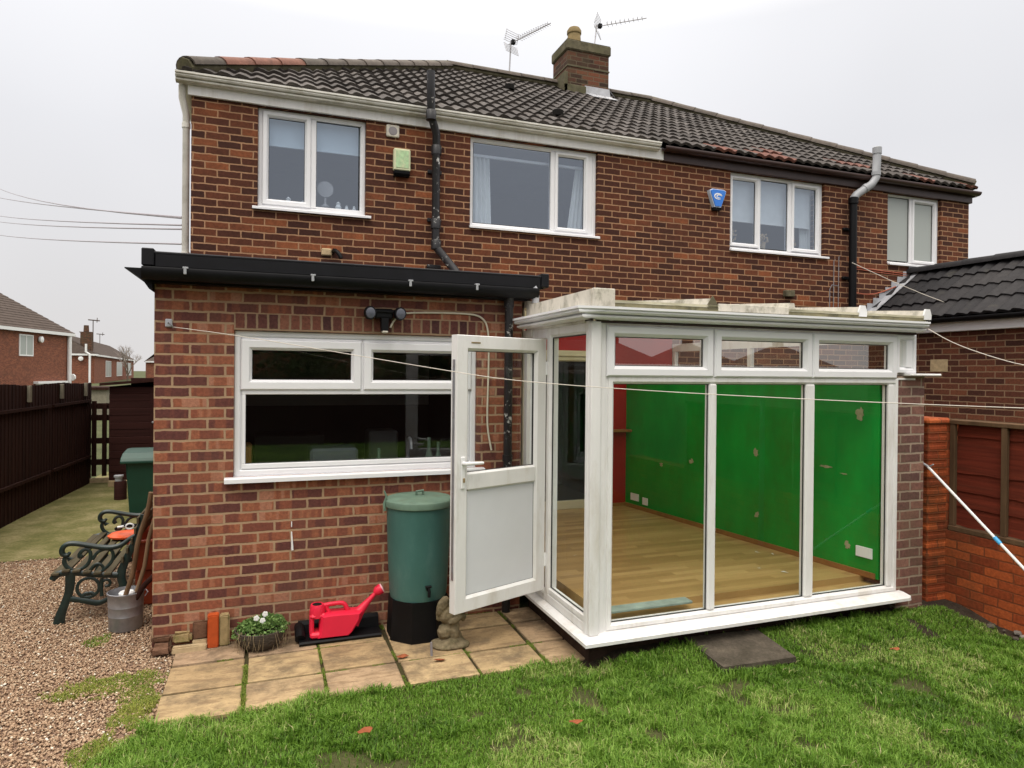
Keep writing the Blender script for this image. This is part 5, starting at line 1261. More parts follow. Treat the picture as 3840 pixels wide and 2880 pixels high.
fig = [(sx - 0.03, sy, 0.075, 0.055, 0.055, 0.055, 0.2),  # seat / hip
       (sx + 0.02, sy, 0.12, 0.055, 0.05, 0.07, -0.3), (sx - 0.01, sy, 0.19, 0.062, 0.05, 0.065, -0.3),
       (sx + 0.035, sy - 0.03, 0.07, 0.035, 0.035, 0.06, 0.1), (sx + 0.055, sy, 0.03, 0.04, 0.045, 0.045, 0),
       (sx - 0.045, sy, 0.255, 0.042, 0.035, 0.075, 0.35), (sx - 0.06, sy + 0.02, 0.22, 0.03, 0.03, 0.08, 0.1),   # wing
       (sx + 0.05, sy - 0.02, 0.275, 0.040, 0.040, 0.040, 0), (sx + 0.03, sy - 0.005, 0.305, 0.030, 0.03, 0.02, 0), (sx + 0.015, sy, 0.245, 0.03, 0.03, 0.04, 0.3),
       (sx + 0.075, sy - 0.02, 0.20, 0.028, 0.028, 0.045, 0.9), (sx + 0.095, sy - 0.03, 0.175, 0.022, 0.022, 0.028, 0), (sx + 0.035, sy - 0.05, 0.165, 0.022, 0.024, 0.055, 1.2), (sx + 0.09, sy - 0.01, 0.225, 0.018, 0.02, 0.05, -0.2)]
meta_mesh('figure', fig, 'stone_fig', t, 0.005, 0.014)
rk = [(sx, sy, -0.015, 0.13, 0.105, 0.03, 0), (sx + 0.02, sy, 0.01, 0.085, 0.08, 0.04, 0), (sx - 0.06, sy + 0.01, -0.01, 0.07, 0.07, 0.03, 0), (sx + 0.07, sy - 0.03, -0.015, 0.075, 0.07, 0.028, 0)]
meta_mesh('rock_base', rk, 'stone_fig', t, 0.008, 0.014)
mb = MB(); mb.tube([(1.80, -0.68, -0.035), (1.797, -0.675, 0.062)], 0.0085, 6); obj('metal_peg', mb, 'wire', label='short dark metal peg stuck upright in front of the stone cherub', cat='peg')

# watering can
t = thing('watering_can', (1.2, -0.20, 0.0), 'bright red plastic watering can with long spout', 'watering can')
cy = -0.170
sil = [(1.035, 0.045), (1.065, 0.004), (1.30, 0.004), (1.325, 0.02), (1.37, 0.10), (1.40, 0.165), (1.32, 0.165), (1.30, 0.17), (1.045, 0.17), (1.035, 0.14)]
bm = bmesh.new()
def slab_of(poly, y0, y1, inset):
    mb = MB(); n = len(poly)
    cx = sum(p[0] for p in poly) / n; cz = sum(p[1] for p in poly) / n
    sh = lambda k: [(cx + (x - cx) * k, cz + (z - cz) * k) for x, z in poly]
    L = [(0.86, y0), (0.96, y0 + 0.016), (1.0, y0 + 0.04), (1.0, y1 - 0.04), (0.96, y1 - 0.016), (0.86, y1)]
    vs = []; fs = []
    for k, y in L: vs += [(x, y, z) for x, z in sh(k)]
    for i in range(len(L) - 1):
        for j in range(n): fs.append((i * n + j, i * n + (j + 1) % n, (i + 1) * n + (j + 1) % n, (i + 1) * n + j))
    fs += [tuple(range(n))[::-1], tuple((len(L) - 1) * n + j for j in range(n))]
    mb.add(vs, fs); return mb
body = slab_of([(1.075, 0.006), (1.30, 0.004), (1.328, 0.03), (1.385, 0.125), (1.392, 0.170), (1.15, 0.176), (1.10, 0.172), (1.090, 0.05)], cy - 0.075, cy + 0.075, 0)
cbm = obj('body', body, 'red_plastic', t, smooth=45)
mb = MB(); mb.box(1.026, cy - 0.045, 0.022, 1.056, cy + 0.045, 0.165, 0.012); mb.box(1.028, cy - 0.060, 0.006, 1.14, cy + 0.060, 0.050, 0.014); mb.box(1.027, cy - 0.055, 0.145, 1.14, cy + 0.055, 0.180, 0.014)
obj('back_grip', mb, 'red_plastic', t, smooth=30)
mb = MB(); mb.lathe((1.080, cy, 0), [(0.056, 0.150), (0.057, 0.195), (0.053, 0.225), (0.048, 0.238), (0.037, 0.238), (0.035, 0.20)], 24, sx=0.95); obj('filler_neck', mb, 'red_plastic', t, smooth=40)
mb = MB(); mb.lathe((1.078, cy, 0.2365), [(0.001, 0), (0.036, 0)], 20, cap=False); obj('opening_shade', mb, 'dark_hole', t)  # flat black disc stands for the shade inside the neck
mb = MB(); mb.tube([(1.11, cy, 0.222), (1.15, cy, 0.228), (1.25, cy, 0.232), (1.275, cy, 0.215), (1.295, cy, 0.165)], [0.016, 0.015, 0.015, 0.016, 0.018], 12, smooth=1); mb.tube([(1.14, cy, 0.225), (1.150, cy, 0.195), (1.165, cy, 0.165)], [0.014, 0.014, 0.018], 10); obj('handle', mb, 'red_plastic', t, smooth=True)
mb = MB(); mb.tube([(1.325, cy, 0.085), (1.38, cy, 0.155), (1.45, cy, 0.23), (1.495, cy, 0.275)], [0.060, 0.036, 0.019, 0.015], 14, smooth=1); mb.tube([(1.29, cy, 0.158), (1.41, cy, 0.163)], 0.012, 8); obj('spout', mb, 'red_plastic', t, smooth=True)
Tr = Matrix.Translation((1.515, cy, 0.292)) @ Matrix.Rotation(R(62), 4, 'Y')
mb = MB(Tr); mb.lathe((0, 0, 0), [(0.016, -0.035), (0.034, -0.015), (0.038, 0.018), (0.037, 0.026)], 20); obj('rose', mb, 'red_plastic', t, smooth=40)
mb = MB(Tr); mb.lathe((0, 0, 0.0265), [(0.036, 0), (0.034, 0.008), (0.001, 0.012)], 20, cap=False); obj('rose_face', mb, 'pink_plastic', t, smooth=True)

# black plastic trough under/behind the can
t = thing('plant_trough', (1.22, -0.2, -0.03), 'long low black plastic trough lying behind the red watering can', 'trough')
mb = MB(); mb.prism([(-0.242, -0.026), (-0.252, -0.008), (-0.24, 0.002), (-0.10, 0.003), (-0.088, 0.07), (-0.06, 0.088), (-0.02, 0.08), (-0.015, -0.02)], 'x', 0.955, 1.53)
mb.tube([(0.962, -0.205, 0.012), (0.962, -0.13, 0.045), (0.962, -0.06, 0.05)], 0.036, 12, smooth=1)
obj('body', mb, 'black', t)

# planter bowl with pansies
t = thing('planter', (0.70, -0.10, -0.03), 'dark woven hanging basket bowl of green plants with white flowers standing on the patio', 'planter')
px_, py_ = 0.70, -0.135
mb = MB(); mb.lathe((px_, py_, -0.03), [(0.07, 0.0), (0.115, 0.012), (0.152, 0.05), (0.168, 0.10), (0.172, 0.135), (0.166, 0.138), (0.156, 0.11)], 36, sx=1.0)
bw = obj('bowl', mb, plain('coarse_liner', (0.075, 0.062, 0.050), 0.95, 0.5, 30, stretch=(1, 1, 5), bumpy=0.01), t, smooth=50)
mb = MB(); mb.lathe((px_, py_, 0.085), [(0.001, 0.0), (0.146, 0)], 24, cap=False); obj('compost', mb, 'soil', t)
def leaf_cloud(n, fn, size, seed):
    r_ = np.random.default_rng(seed); V = []; T_ = []; tt = []
    for i in range(n):
        p, nrm_s = fn(r_)
        a = r_.uniform(0, 2 * np.pi); tl = r_.uniform(-0.7, 0.7); s = size * r_.uniform(0.6, 1.3)
        d1 = np.array([np.cos(a), np.sin(a), tl]); d1 /= np.linalg.norm(d1)
        d2 = np.cross(d1, r_.normal(size=3)); d2 /= np.linalg.norm(d2) + 1e-9
        b = len(V); V += [p, p + d1 * s * 0.5 + d2 * s * 0.35, p + d1 * s, p + d1 * s * 0.5 - d2 * s * 0.35]
        T_.append((b, b + 1, b + 2, b + 3)); tt.append(r_.random())
    return np.array(V), np.array(T_), np.array(tt)
def fpl(r_):
    a = r_.uniform(0, 6.283); q = np.sqrt(r_.random()) * 0.185
    h = 0.105 + 0.048 * (1 - (q / 0.185) ** 2) * r_.random() + 0.02 * r_.random() + 0.02 * (np.cos(a) > 0)
    return np.array([px_ + q * np.cos(a), py_ + q * np.sin(a) * 0.85, h - (0.03 if q > 0.15 else 0)]), None
V, T_, tt = leaf_cloud(2000, fpl, 0.022, 3); np_mesh('foliage', V, T_, tt, 'pansy', parent=t)
for k, (x, y, z) in enumerate(((0.672, -0.20, 0.195), (0.712, -0.215, 0.180), (0.728, -0.19, 0.215))):
    mb = MB(); mb.tube([(x, y + 0.01, 0.12), (x, y, z)], 0.0025, 5); fw = obj('flower_stem', mb, 'pansy', t)
    mb = MB()
    for q_ in range(5):
        a = q_ * 1.2566 + k; mb.lathe((x + 0.009 * math.cos(a), y - 0.004, z + 0.010 * math.sin(a)), [(0.001, -0.003), (0.011, -0.001), (0.011, 0.001), (0.001, 0.003)], 8, axis='y')
    obj('petals', mb, 'white', fw)
mb = MB(); q = random.Random(4)
for i in range(46):
    a = q.uniform(math.pi * 0.95, math.pi * 2.1); r0 = q.uniform(0.15, 0.182)
    x0_, y0_ = px_ + r0 * math.cos(a), py_ + r0 * math.sin(a) * 0.95; L = q.uniform(0.04, 0.15)
    mb.tube([(x0_, y0_, 0.115), (x0_ + 0.012 * math.cos(a), y0_ + 0.015 * math.sin(a), 0.085), (x0_ + q.uniform(-.03, .03), y0_ + 0.008 * math.sin(a), 0.10 - L)], 0.0016, 4)
obj('dead_tendrils', mb, plain('dry_stem', (0.26, 0.20, 0.12), 0.9, 0.3, 20), t)

# loose bricks and stones by the corner
def rough_box(name, x0, y0, z0, x1, y1, z1, mat, label, cat, group=None, jit=0.006, bev=0.01, seed=0):
    q = random.Random(seed); bm = bmesh.new(); bmesh.ops.create_cube(bm, size=1)
    for v in bm.verts: v.co = Vector(((x0 + x1) / 2 + v.co.x * (x1 - x0), (y0 + y1) / 2 + v.co.y * (y1 - y0), (z0 + z1) / 2 + v.co.z * (z1 - z0)))
    bmesh.ops.bevel(bm, geom=bm.edges[:], offset=bev, segments=2, affect='EDGES')
    for v in bm.verts: v.co += Vector((q.uniform(-jit, jit), q.uniform(-jit, jit), q.uniform(-jit, jit)))
    mb = MB(); mb.bm(bm)
    return obj(name, mb, mat, label=label, cat=cat, group=group, smooth=50, loc=((x0 + x1) / 2, (y0 + y1) / 2, z0))
rough_box('brick', 0.352, -0.085, -0.022, 0.424, -0.010, 0.205, 'orange_brick', 'bright orange brick standing on end against the extension wall', 'brick', jit=0.0015, bev=0.006, seed=1)
rough_box('brick', 0.428, -0.075, -0.022, 0.492, -0.008, 0.195, 'moss_brick', 'mossy buff brick standing on end right of the orange brick', 'brick', jit=0.003, bev=0.008, seed=2)
rough_box('brick', 0.255, -0.035, 0.035, 0.352, -0.003, 0.155, 'brown_stone', 'dark stained brick slip against the wall left of the orange brick', 'brick', jit=0.004, bev=0.008, seed=3)
rough_box('stone', -0.005, -0.075, -0.045, 0.128, 0.0, 0.035, 'brown_stone', 'rounded red brown stone at the foot of the extension corner', 'stone', jit=0.007, bev=0.022, seed=4)
rough_box('stone', 0.002, -0.040, 0.036, 0.12, -0.002, 0.085, 'brown_stone', 'mossy brown rubble piece lying on top of the corner stone', 'stone', jit=0.006, bev=0.012, seed=5)
rough_box('stone', 0.13, -0.050, 0.022, 0.25, -0.002, 0.095, 'moss_brick', 'yellow brown mossy rubble on the pale offcuts by the corner', 'stone', jit=0.006, bev=0.015, seed=6)
rough_box('stone', 0.135, -0.105, -0.026, 0.35, -0.052, 0.018, 'buff_stone', 'long pale buff paving offcut lying at the wall foot', 'stone', jit=0.003, bev=0.006, seed=7)
rough_box('stone', 0.255, -0.052, 0.0, 0.35, -0.008, 0.034, 'buff_stone', 'short pale buff offcut stacked behind the long one', 'stone', jit=0.003, bev=0.005, seed=8)

# ------------------------------------------------------------------ LEFT SIDE OBJECTS
# garden bench : cast iron ends, timber slats
BN = thing('garden_bench', (-0.5, 1.45, -0.04), 'garden bench with scrolled dark green iron ends and worn wooden slats', 'bench')
def bench_end(y):
    mb = MB(); _t = mb.tube; mb.tube = lambda p, r, *a, **k: _t(p, [q_ * 1.22 for q_ in r] if isinstance(r, list) else r * 1.22, *a, **k); sq = (1, 0.55, 1); P3 = lambda l_: [(x, y, z) for x, z in l_]
    S = 2
    mb.tube(P3([(-0.755, -0.04), (-0.745, 0.02), (-0.715, 0.11), (-0.685, 0.20), (-0.68, 0.34)]), [0.034, 0.030, 0.024, 0.026, 0.030], 8, squash=sq, smooth=S)      # front leg
    mb.tube(P3([(-0.80, 0.30), (-0.775, 0.335), (-0.72, 0.35), (-0.60, 0.33), (-0.48, 0.305), (-0.36, 0.295)]), [0.020, 0.022, 0.020, 0.018, 0.018, 0.020], 8, squash=(1, 0.8, 1), smooth=S)  # seat rail
    mb.tube(P3([(-0.22, -0.04), (-0.26, 0.08), (-0.32, 0.20), (-0.345, 0.30), (-0.31, 0.40), (-0.255, 0.52), (-0.21, 0.66), (-0.19, 0.76)]), [0.030, 0.024, 0.024, 0.028, 0.024, 0.020, 0.017, 0.014], 8, squash=sq, smooth=S)  # back leg and stile
    mb.tube(P3([(-0.68, 0.14), (-0.62, 0.125), (-0.55, 0.105), (-0.49, 0.085), (-0.43, 0.11), (-0.36, 0.16), (-0.33, 0.22)]), [0.02, 0.017, 0.02, 0.018, 0.014, 0.014, 0.014], 8, squash=sq, smooth=S)  # lower brace
    c = (-0.562, 0.215)
    mb.tube(P3([(c[0] + 0.075 * math.cos(R(a)), c[1] + 0.075 * math.sin(R(a))) for a in range(0, 361, 18)]), 0.0105, 8, squash=sq)
    mb.tube(P3([(-0.60, 0.155), (-0.575, 0.175), (-0.56, 0.165), (-0.545, 0.178), (-0.52, 0.155)]), 0.012, 6, squash=sq, smooth=1)
    mb.tube(P3([(-0.47, 0.25), (-0.44, 0.27), (-0.41, 0.25), (-0.42, 0.215), (-0.45, 0.215)]), 0.009, 6, squash=sq, smooth=S)
    mb.tube(P3([(-0.47, 0.14), (-0.475, 0.20), (-0.47, 0.28)]), 0.011, 6, squash=sq)
    mb.tube(P3([(-0.685, 0.50), (-0.70, 0.475), (-0.735, 0.485), (-0.74, 0.53), (-0.71, 0.565), (-0.66, 0.568), (-0.58, 0.548), (-0.48, 0.522), (-0.40, 0.512), (-0.33, 0.53), (-0.28, 0.575), (-0.24, 0.60)]), [0.010, 0.014, 0.016, 0.016, 0.016, 0.016, 0.016, 0.016, 0.017, 0.016, 0.014, 0.012], 8, squash=(1, 1.1, 1), smooth=S)  # arm
    mb.tube(P3([(-0.71, 0.47), (-0.725, 0.44), (-0.715, 0.40), (-0.68, 0.365), (-0.64, 0.345)]), [0.012, 0.014, 0.013, 0.013, 0.012], 8, squash=sq, smooth=S)
    mb.tube(P3([(-0.71, 0.465), (-0.67, 0.45), (-0.70, 0.44)]), 0.010, 6, squash=sq)
    mb.tube(P3([(-0.60, 0.47), (-0.625, 0.45), (-0.62, 0.49), (-0.585, 0.52), (-0.55, 0.50), (-0.545, 0.45), (-0.56, 0.40), (-0.60, 0.365), (-0.66, 0.35)]), 0.011, 6, squash=sq, smooth=S)
    mb.tube(P3([(-0.535, 0.43), (-0.50, 0.49), (-0.44, 0.51), (-0.40, 0.49), (-0.39, 0.44), (-0.41, 0.39), (-0.45, 0.35), (-0.49, 0.32)]), 0.010, 6, squash=sq, smooth=S)
    mb.tube(P3([(-0.55, 0.35), (-0.51, 0.40), (-0.47, 0.385), (-0.455, 0.34), (-0.50, 0.325)]), 0.009, 6, squash=sq, smooth=S)
    return mb
for y in (0.84, 2.08): obj('iron_end', bench_end(y), 'iron_green', BN, smooth=50)
for k, (x, z) in enumerate(((-0.775, 0.345), (-0.705, 0.365), (-0.635, 0.357), (-0.565, 0.343), (-0.495, 0.328), (-0.425, 0.318))):
    mb = MB(); mb.box(x - 0.026, 0.80, z - 0.008, x + 0.026, 2.12, z + 0.010, 0.003); obj('slat', mb, 'slat' if k != 2 else 'slat', BN)
for x, z in ((-0.325, 0.42), (-0.293, 0.49), (-0.262, 0.56), (-0.238, 0.64), (-0.22, 0.72)):
    mb = MB(); mb.box(x - 0.008, 0.80, z - 0.024, x + 0.008, 2.12, z + 0.024, 0.003); obj('slat', mb, 'slat', BN)
# orange mower hood on the bench and orange box behind it
t = thing('orange_strimmer_hood', (-0.5, 1.95, 0.36), 'bright orange plastic garden machine cover with a white ring lying on the bench', 'garden machine')
mb = MB(); mb.lathe((-0.47, 1.86, 0.372), [(0.13, 0.0), (0.135, 0.015), (0.11, 0.035), (0.06, 0.046), (0.001, 0.05)], 28, sx=1.2, sy=1.0, cap=False); obj('hood', mb, 'orange_plastic', t, smooth=50)
mb = MB(); mb.tube([(-0.55, 1.78, 0.46), (-0.48, 1.72, 0.50), (-0.38, 1.70, 0.50), (-0.30, 1.75, 0.47)], 0.016, 8, smooth=1); obj('grip', mb, 'black', t, smooth=True)
mb = MB(); mb.tube([(-0.425 + 0.032 * math.cos(R(a)), 1.69, 0.495 + 0.024 * math.sin(R(a))) for a in range(0, 361, 30)], 0.007, 6); mb.tube([(-0.52, 1.68, 0.495), (-0.47, 1.68, 0.50)], 0.010, 6); obj('ring', mb, 'white', t)
t = thing('orange_crate', (-0.15, 1.5, -0.03), 'dull orange plastic crate pushed between the bench back and the wall', 'crate')
mb = MB(); mb.add([(-0.27, 1.05, 0.26), (-0.03, 1.05, 0.26), (-0.03, 1.85, 0.26), (-0.27, 1.85, 0.26), (-0.33, 1.02, 0.50), (-0.02, 1.02, 0.50), (-0.02, 1.9, 0.50), (-0.33, 1.9, 0.50)], [(0, 3, 2, 1), (0, 1, 5, 4), (1, 2, 6, 5), (2, 3, 7, 6), (3, 0, 4, 7)]); obj('body', mb, 'orange_dull', t)
mb = MB(); mb.box(-0.345, 1.0, 0.49, -0.01, 1.035, 0.515, 0.004); mb.box(-0.345, 1.885, 0.49, -0.01, 1.92, 0.515, 0.004); mb.box(-0.28, 1.08, -0.04, -0.02, 1.85, 0.255, 0.01); obj('rim', mb, 'orange_dull', t)

# galvanised bucket with tools
t = thing('bucket', (-0.255, 0.55, -0.035), 'grey galvanised metal bucket on the gravel by the house corner', 'bucket')
kx, ky = -0.258, 0.575
mb = MB(); mb.lathe((kx, ky, -0.035), [(0.108, 0.0), (0.112, 0.01), (0.1135, 0.10), (0.117, 0.105), (0.115, 0.112), (0.117, 0.17), (0.120, 0.175), (0.118, 0.182), (0.1215, 0.262), (0.126, 0.268), (0.126, 0.276), (0.120, 0.278), (0.118, 0.26), (0.106, 0.02), (0.001, 0.02)], 48, cap=False); obj('pail', mb, 'galv', t, smooth=40)
mb = MB(); mb.tube([(kx + 0.115 * math.cos(R(a)), ky + 0.115 * math.sin(R(a)) , 0.235 + 0.02 * 0) for a in (20, 30)], 0.012, 6); mb.tube([(kx + 0.13, ky + 0.02, 0.235), (kx + 0.15, ky - 0.02, 0.225), (kx + 0.14, ky - 0.08, 0.215)], 0.004, 6); obj('handle', mb, 'wire', t)
mb = MB(); mb.lathe((kx + 0.0, ky + 0.03, 0.02), [(0.05, 0), (0.055, 0.20), (0.045, 0.21), (0.001, 0.205)], 16, cap=False); o = obj('plastic_tub', mb, 'white', label='small white plastic tub standing inside the metal bucket', cat='tub', smooth=True)
def handle(a, b, r0, mat, label, head=None):
    t = thing('garden_tool', b, label, 'garden tool')
    mb = MB(); A, B = Vector(a), Vector(b); n = 10
    mb.tube([A.lerp(B, i / n) + Vector((0.008 * math.sin(i * 1.3), 0.005 * math.cos(i * 2.1), 0)) for i in range(n + 1)], r0, 10); obj('shaft', mb, mat, t, smooth=True)
    mb = MB(); d_ = (A - B).normalized(); mb.tube([B - d_ * 0.0, B + d_ * 0.10], r0 * 1.5, 10); obj('ferrule', mb, 'wire', t, smooth=True)
handle((-0.055, 0.30, 1.02), (-0.29, 0.53, 0.02), 0.017, 'wood_handle', 'longest weathered wooden tool handle leaning from the bucket to the wall corner')
handle((-0.03, 0.66, 1.0), (-0.235, 0.62, 0.0), 0.015, 'wood_handle', 'thinner wooden tool handle leaning behind the longest one')
handle((-0.02, 0.50, 0.42), (-0.30, 0.50, 0.05), 0.019, 'fence_dark', 'short dark tool handle slanting steeply out of the bucket')

# wheelie bin
t = thing('wheelie_bin', (-0.7, 5.1, -0.04), 'dark green wheelie bin beside the house wall, its lid shut', 'bin')
bx0, bx1, by0, by1 = -1.03, -0.42, 4.88, 5.55
mb = MB(); mb.add([(-0.985, 4.96, -0.03), (-0.50, 4.96, -0.03), (-0.50, 5.45, -0.03), (-0.985, 5.45, -0.03), (bx0 + .01, by0, 0.68), (bx1, by0, 0.68), (bx1, by1, 0.72), (bx0 + .01, by1, 0.72)], [(0, 3, 2, 1), (4, 5, 6, 7), (0, 1, 5, 4), (1, 2, 6, 5), (2, 3, 7, 6), (3, 0, 4, 7)]); bb = obj('body', mb, 'bin_green', t); m_ = bb.modifiers.new('b', 'BEVEL'); m_.width = 0.02; m_.segments = 2
mb = MB(); mb.prism([(4.83, 0.665), (4.83, 0.70), (4.86, 0.735), (5.0, 0.79), (5.3, 0.82), (5.6, 0.80), (5.6, 0.74), (4.86, 0.665)], 'x', bx0 - 0.045, bx1 + 0.03); lb = obj('lid', mb, 'bin_green', t); m_ = lb.modifiers.new('b', 'BEVEL'); m_.width = 0.012; m_.segments = 2
for x in (-1.02, -0.49):
    mb = MB(); mb.lathe((x, 5.5, 0.07), [(0.001, 0), (0.10, 0.003), (0.10, 0.045), (0.001, 0.05)], 20, axis='x'); obj('wheel', mb, 'black', t)

# left boundary fence : overlapped boards, posts
t = thing('garden_fence', (-2.25, 3, -0.03), 'tall dark brown close board fence along the left of the path', 'fence')
def fx(y): return -2.335 + 0.062 * (y - 4.6)
mb = MB(); q = random.Random(12); y = -13.5
while y < 8.1:
    w = 0.105; x = fx(y) if y > 0 else fx(0) - 0.02 * 0
    zt = 1.70 + 0.012 * math.sin(y * 3.1) + (0 if y > 4 else 0.0) - 0.02 * max(0, y - 4.6) / 3.5 + q.uniform(-0.004, 0.004)
    x2 = fx(y + w) if y > 0 else x
    mb.add([(x, y, -0.05), (x + 0.016, y, -0.05), (x2 + 0.008, y + w + 0.012, -0.05), (x2, y + w + 0.012, -0.05), (x, y, zt), (x + 0.016, y, zt), (x2 + 0.008, y + w + 0.012, zt), (x2, y + w + 0.012, zt)], [(0, 3, 2, 1), (4, 5, 6, 7), (0, 1, 5, 4), (1, 2, 6, 5), (2, 3, 7, 6), (3, 0, 4, 7)])
    y += w
obj('boards', mb, 'fence_dark', t)
for y in (0.5, 2.4, 4.3, 5.4, 6.6, 7.7):
    mb = MB(); mb.box(fx(y) + 0.02, y, 1.46, fx(y) + 0.06, y + 0.075, 1.68, 0.004); obj('post_top', mb, 'post_pale', t)
for y0_, y1_ in ((4.3, 6.2), (6.3, 8.0)):
    for z in (1.35, 0.4):
        mb = MB(); mb.add([(fx(y0_) + 0.017, y0_, z), (fx(y0_) + 0.05, y0_, z), (fx(y1_) + 0.05, y1_, z), (fx(y1_) + 0.017, y1_, z), (fx(y0_) + 0.017, y0_, z + 0.04), (fx(y0_) + 0.05, y0_, z + 0.04), (fx(y1_) + 0.05, y1_, z + 0.04), (fx(y1_) + 0.017, y1_, z + 0.04)], [(0, 3, 2, 1), (4, 5, 6, 7), (0, 1, 5, 4), (1, 2, 6, 5), (2, 3, 7, 6), (3, 0, 4, 7)]); obj('rail', mb, 'fence_dark', t)
# side gate
t = thing('side_gate', (-1.95, 8.15, -0.03), 'dark slatted wooden side gate with daylight showing through its gaps', 'gate')
mb = MB()
for x in (-2.10, -1.945, -1.84): mb.box(x, 8.13, 0.06, x + 0.072, 8.15, 1.36 - (x + 2.1) * 0.35, 0.003)
obj('boards', mb, 'fence_dark', t)
mb = MB()
for z in (0.25, 0.62, 1.02, 1.22): mb.box(-2.12, 8.155, z, -1.66, 8.18, z + 0.10, 0.003)
obj('rails', mb, 'fence_dark', t)
mb = MB(); mb.box(-2.12, 8.05, -0.05, -1.6, 8.12, 0.035, 0.004); obj('threshold', mb, 'buff_stone', t)
# shed
t = thing('garden_shed', (-1.0, 7.9, -0.04), 'dark red brown timber shed with felt roof behind the wheelie bin', 'shed')
mb = MB()
for k in range(13):
    z = 0.06 + k * 0.12; mb.box(-1.735, 7.6 - 0.004 * (k % 2), z, -0.01, 7.622, z + 0.118, 0.006)
mb.box(-1.735, 7.622, 0.06, -1.70, 9.3, 1.62); mb.box(-1.70, 9.27, 0.06, -0.02, 9.3, 1.75)
obj('cladding', mb, 'shed_wood', t)
mb = MB(); mb.prism([(-1.86, 1.635), (-0.005, 1.80), (-0.005, 1.845), (-1.86, 1.68)], 'y', 7.50, 9.4); obj('roof', mb, 'fence_dark', t)
mb = MB(); mb.box(-1.12, 7.585, 0.06, -0.35, 7.598, 1.60, 0.004); dd_ = obj('door', mb, 'shed_wood', t)
mb = MB(); mb.lathe((-1.08, 7.57, 1.02), [(0.001, -0.02), (0.018, -0.012), (0.012, 0.01)], 10, axis='y'); obj('door_knob', mb, 'lead', dd_)
mb = MB(); mb.box(-1.74, 7.55, -0.05, -0.01, 9.3, 0.055, 0.01); obj('base', mb, 'buff_stone', t)
t = thing('garden_lantern', (-1.35, 6.3, -0.04), 'small dark red lantern or can standing on the path beside the bin', 'lantern')
mb = MB(); mb.lathe((-1.33, 6.3, -0.044), [(0.085, 0), (0.085, 0.26), (0.07, 0.28)], 16); obj('can', mb, 'shed_wood', t, smooth=40)
mb = MB(); mb.lathe((-1.35, 6.28, 0.236), [(0.05, 0), (0.05, 0.05), (0.065, 0.06), (0.065, 0.085)], 12); obj('cap', mb, 'lead', t)

# ------------------------------------------------------------------ DISTANT HOUSES
def far_house(name, label, p0, p1, depth, zg, ze, zr, hip, wins=(), extra=None, wallm='brick_far'):
    """facade from p0 to p1 (plan), body to the left of travel by depth"""
    t = thing(name, (p0[0], p0[1], zg), label, 'house')
    a, b = Vector((*p0, 0)), Vector((*p1, 0)); u = (b - a).normalized(); v = Vector((-u.y, u.x, 0)); L = (b - a).length
    T = Matrix(((u.x, v.x, 0, a.x), (u.y, v.y, 0, a.y), (0, 0, 1, 0), (0, 0, 0, 1)))
    mb = MB(T); mb.box(0, 0, zg, L, depth, ze); obj('wall', mb, wallm, t)
    mb = MB(T); o = 0.3; mb.add([(-o, -o, ze), (L + o, -o, ze), (L + o, depth + o, ze), (-o, depth + o, ze), (hip, depth / 2, zr), (L - hip, depth / 2, zr)], [(0, 1, 5, 4), (1, 2, 5), (2, 3, 4, 5), (3, 0, 4), (0, 3, 2, 1)])
    k = int(math.hypot(depth / 2, zr - ze) / 0.33)
    for s in range(k):     # tile courses as real steps on the facade slope and near end
        f0 = s / k; 
        y0 = -o + (depth / 2 + o) * f0; z0 = ze + (zr - ze) * f0; i0 = -o + (hip + o) * f0
        y1 = -o + (depth / 2 + o) * (s + 1) / k; z1 = ze + (zr - ze) * (s + 1) / k; i1 = -o + (hip + o) * (s + 1) / k
        mb.add([(i0, y0, z0 + 0.05), (L - i0, y0, z0 + 0.05), (L - i1, y1, z1 + 0.012), (i1, y1, z1 + 0.012), (i0, y0, z0), (L - i0, y0, z0)], [(0, 1, 2, 3), (4, 5, 1, 0)])
        mb.add([(L - i0, y0, z0 + 0.05), (L - i0, depth - y0, z0 + 0.05), (L - i1, depth - y1, z1 + 0.012), (L - i1, y1, z1 + 0.012), (L - i0, y0, z0), (L - i0, depth - y0, z0)], [(0, 1, 2, 3), (4, 5, 1, 0)])
    obj('roof', mb, 'far_roof', t)
    mb = MB(T); mb.box(-o, -o - 0.02, ze - 0.22, L + o, -o + 0.06, ze + 0.02); mb.box(L + o - 0.06, -o, ze - 0.22, L + o + 0.02, depth + o, ze + 0.02); obj('fascia_board', mb, 'white', t)
    for (x0, x1, z0, z1) in wins:
        mb = MB(T); mb.ring(x0, x1, z0, z1, [(0, 0.02), (0, -0.05), (0.10, -0.05), (0.10, 0.02)]); mb.box((x0 + x1) / 2 - 0.04, -0.045, z0 + 0.1, (x0 + x1) / 2 + 0.04, 0.0, z1 - 0.1); w = obj('window', mb, 'white', t)
        mb = MB(T); mb.box(x0 + 0.1, -0.02, z0 + 0.1, x1 - 0.1, -0.005, z1 - 0.1); obj('pane', mb, 'frosted', w)
    return t, T, L
fa, T, L = far_house('far_house', 'red brick house with grey hipped roof beyond the left fence, nearest of the distant ones', (-19.0, 41.0), (-14.85, 60.2), 7.5, -0.06, 4.85, 8.1, 4.0, wins=[(12.5, 14.3, 2.83, 4.44), (14.7, 18.4, -0.1, 0.72)])
mb = MB(T); mb.tube([(L - 0.3, -0.15, 4.7), (L - 0.3, -0.15, 0.0)], 0.16, 8); mb.tube([(L - .3, -0.3, 1.2), (L - 0.1, -0.3, 1.2)], 0.3, 8); obj('rain_pipe', mb, 'white', fa)
mb = MB(T); mb.box(14.4, -0.35, 0.74, 18.8, 0.0, 0.92); obj('canopy', mb, 'white', fa)
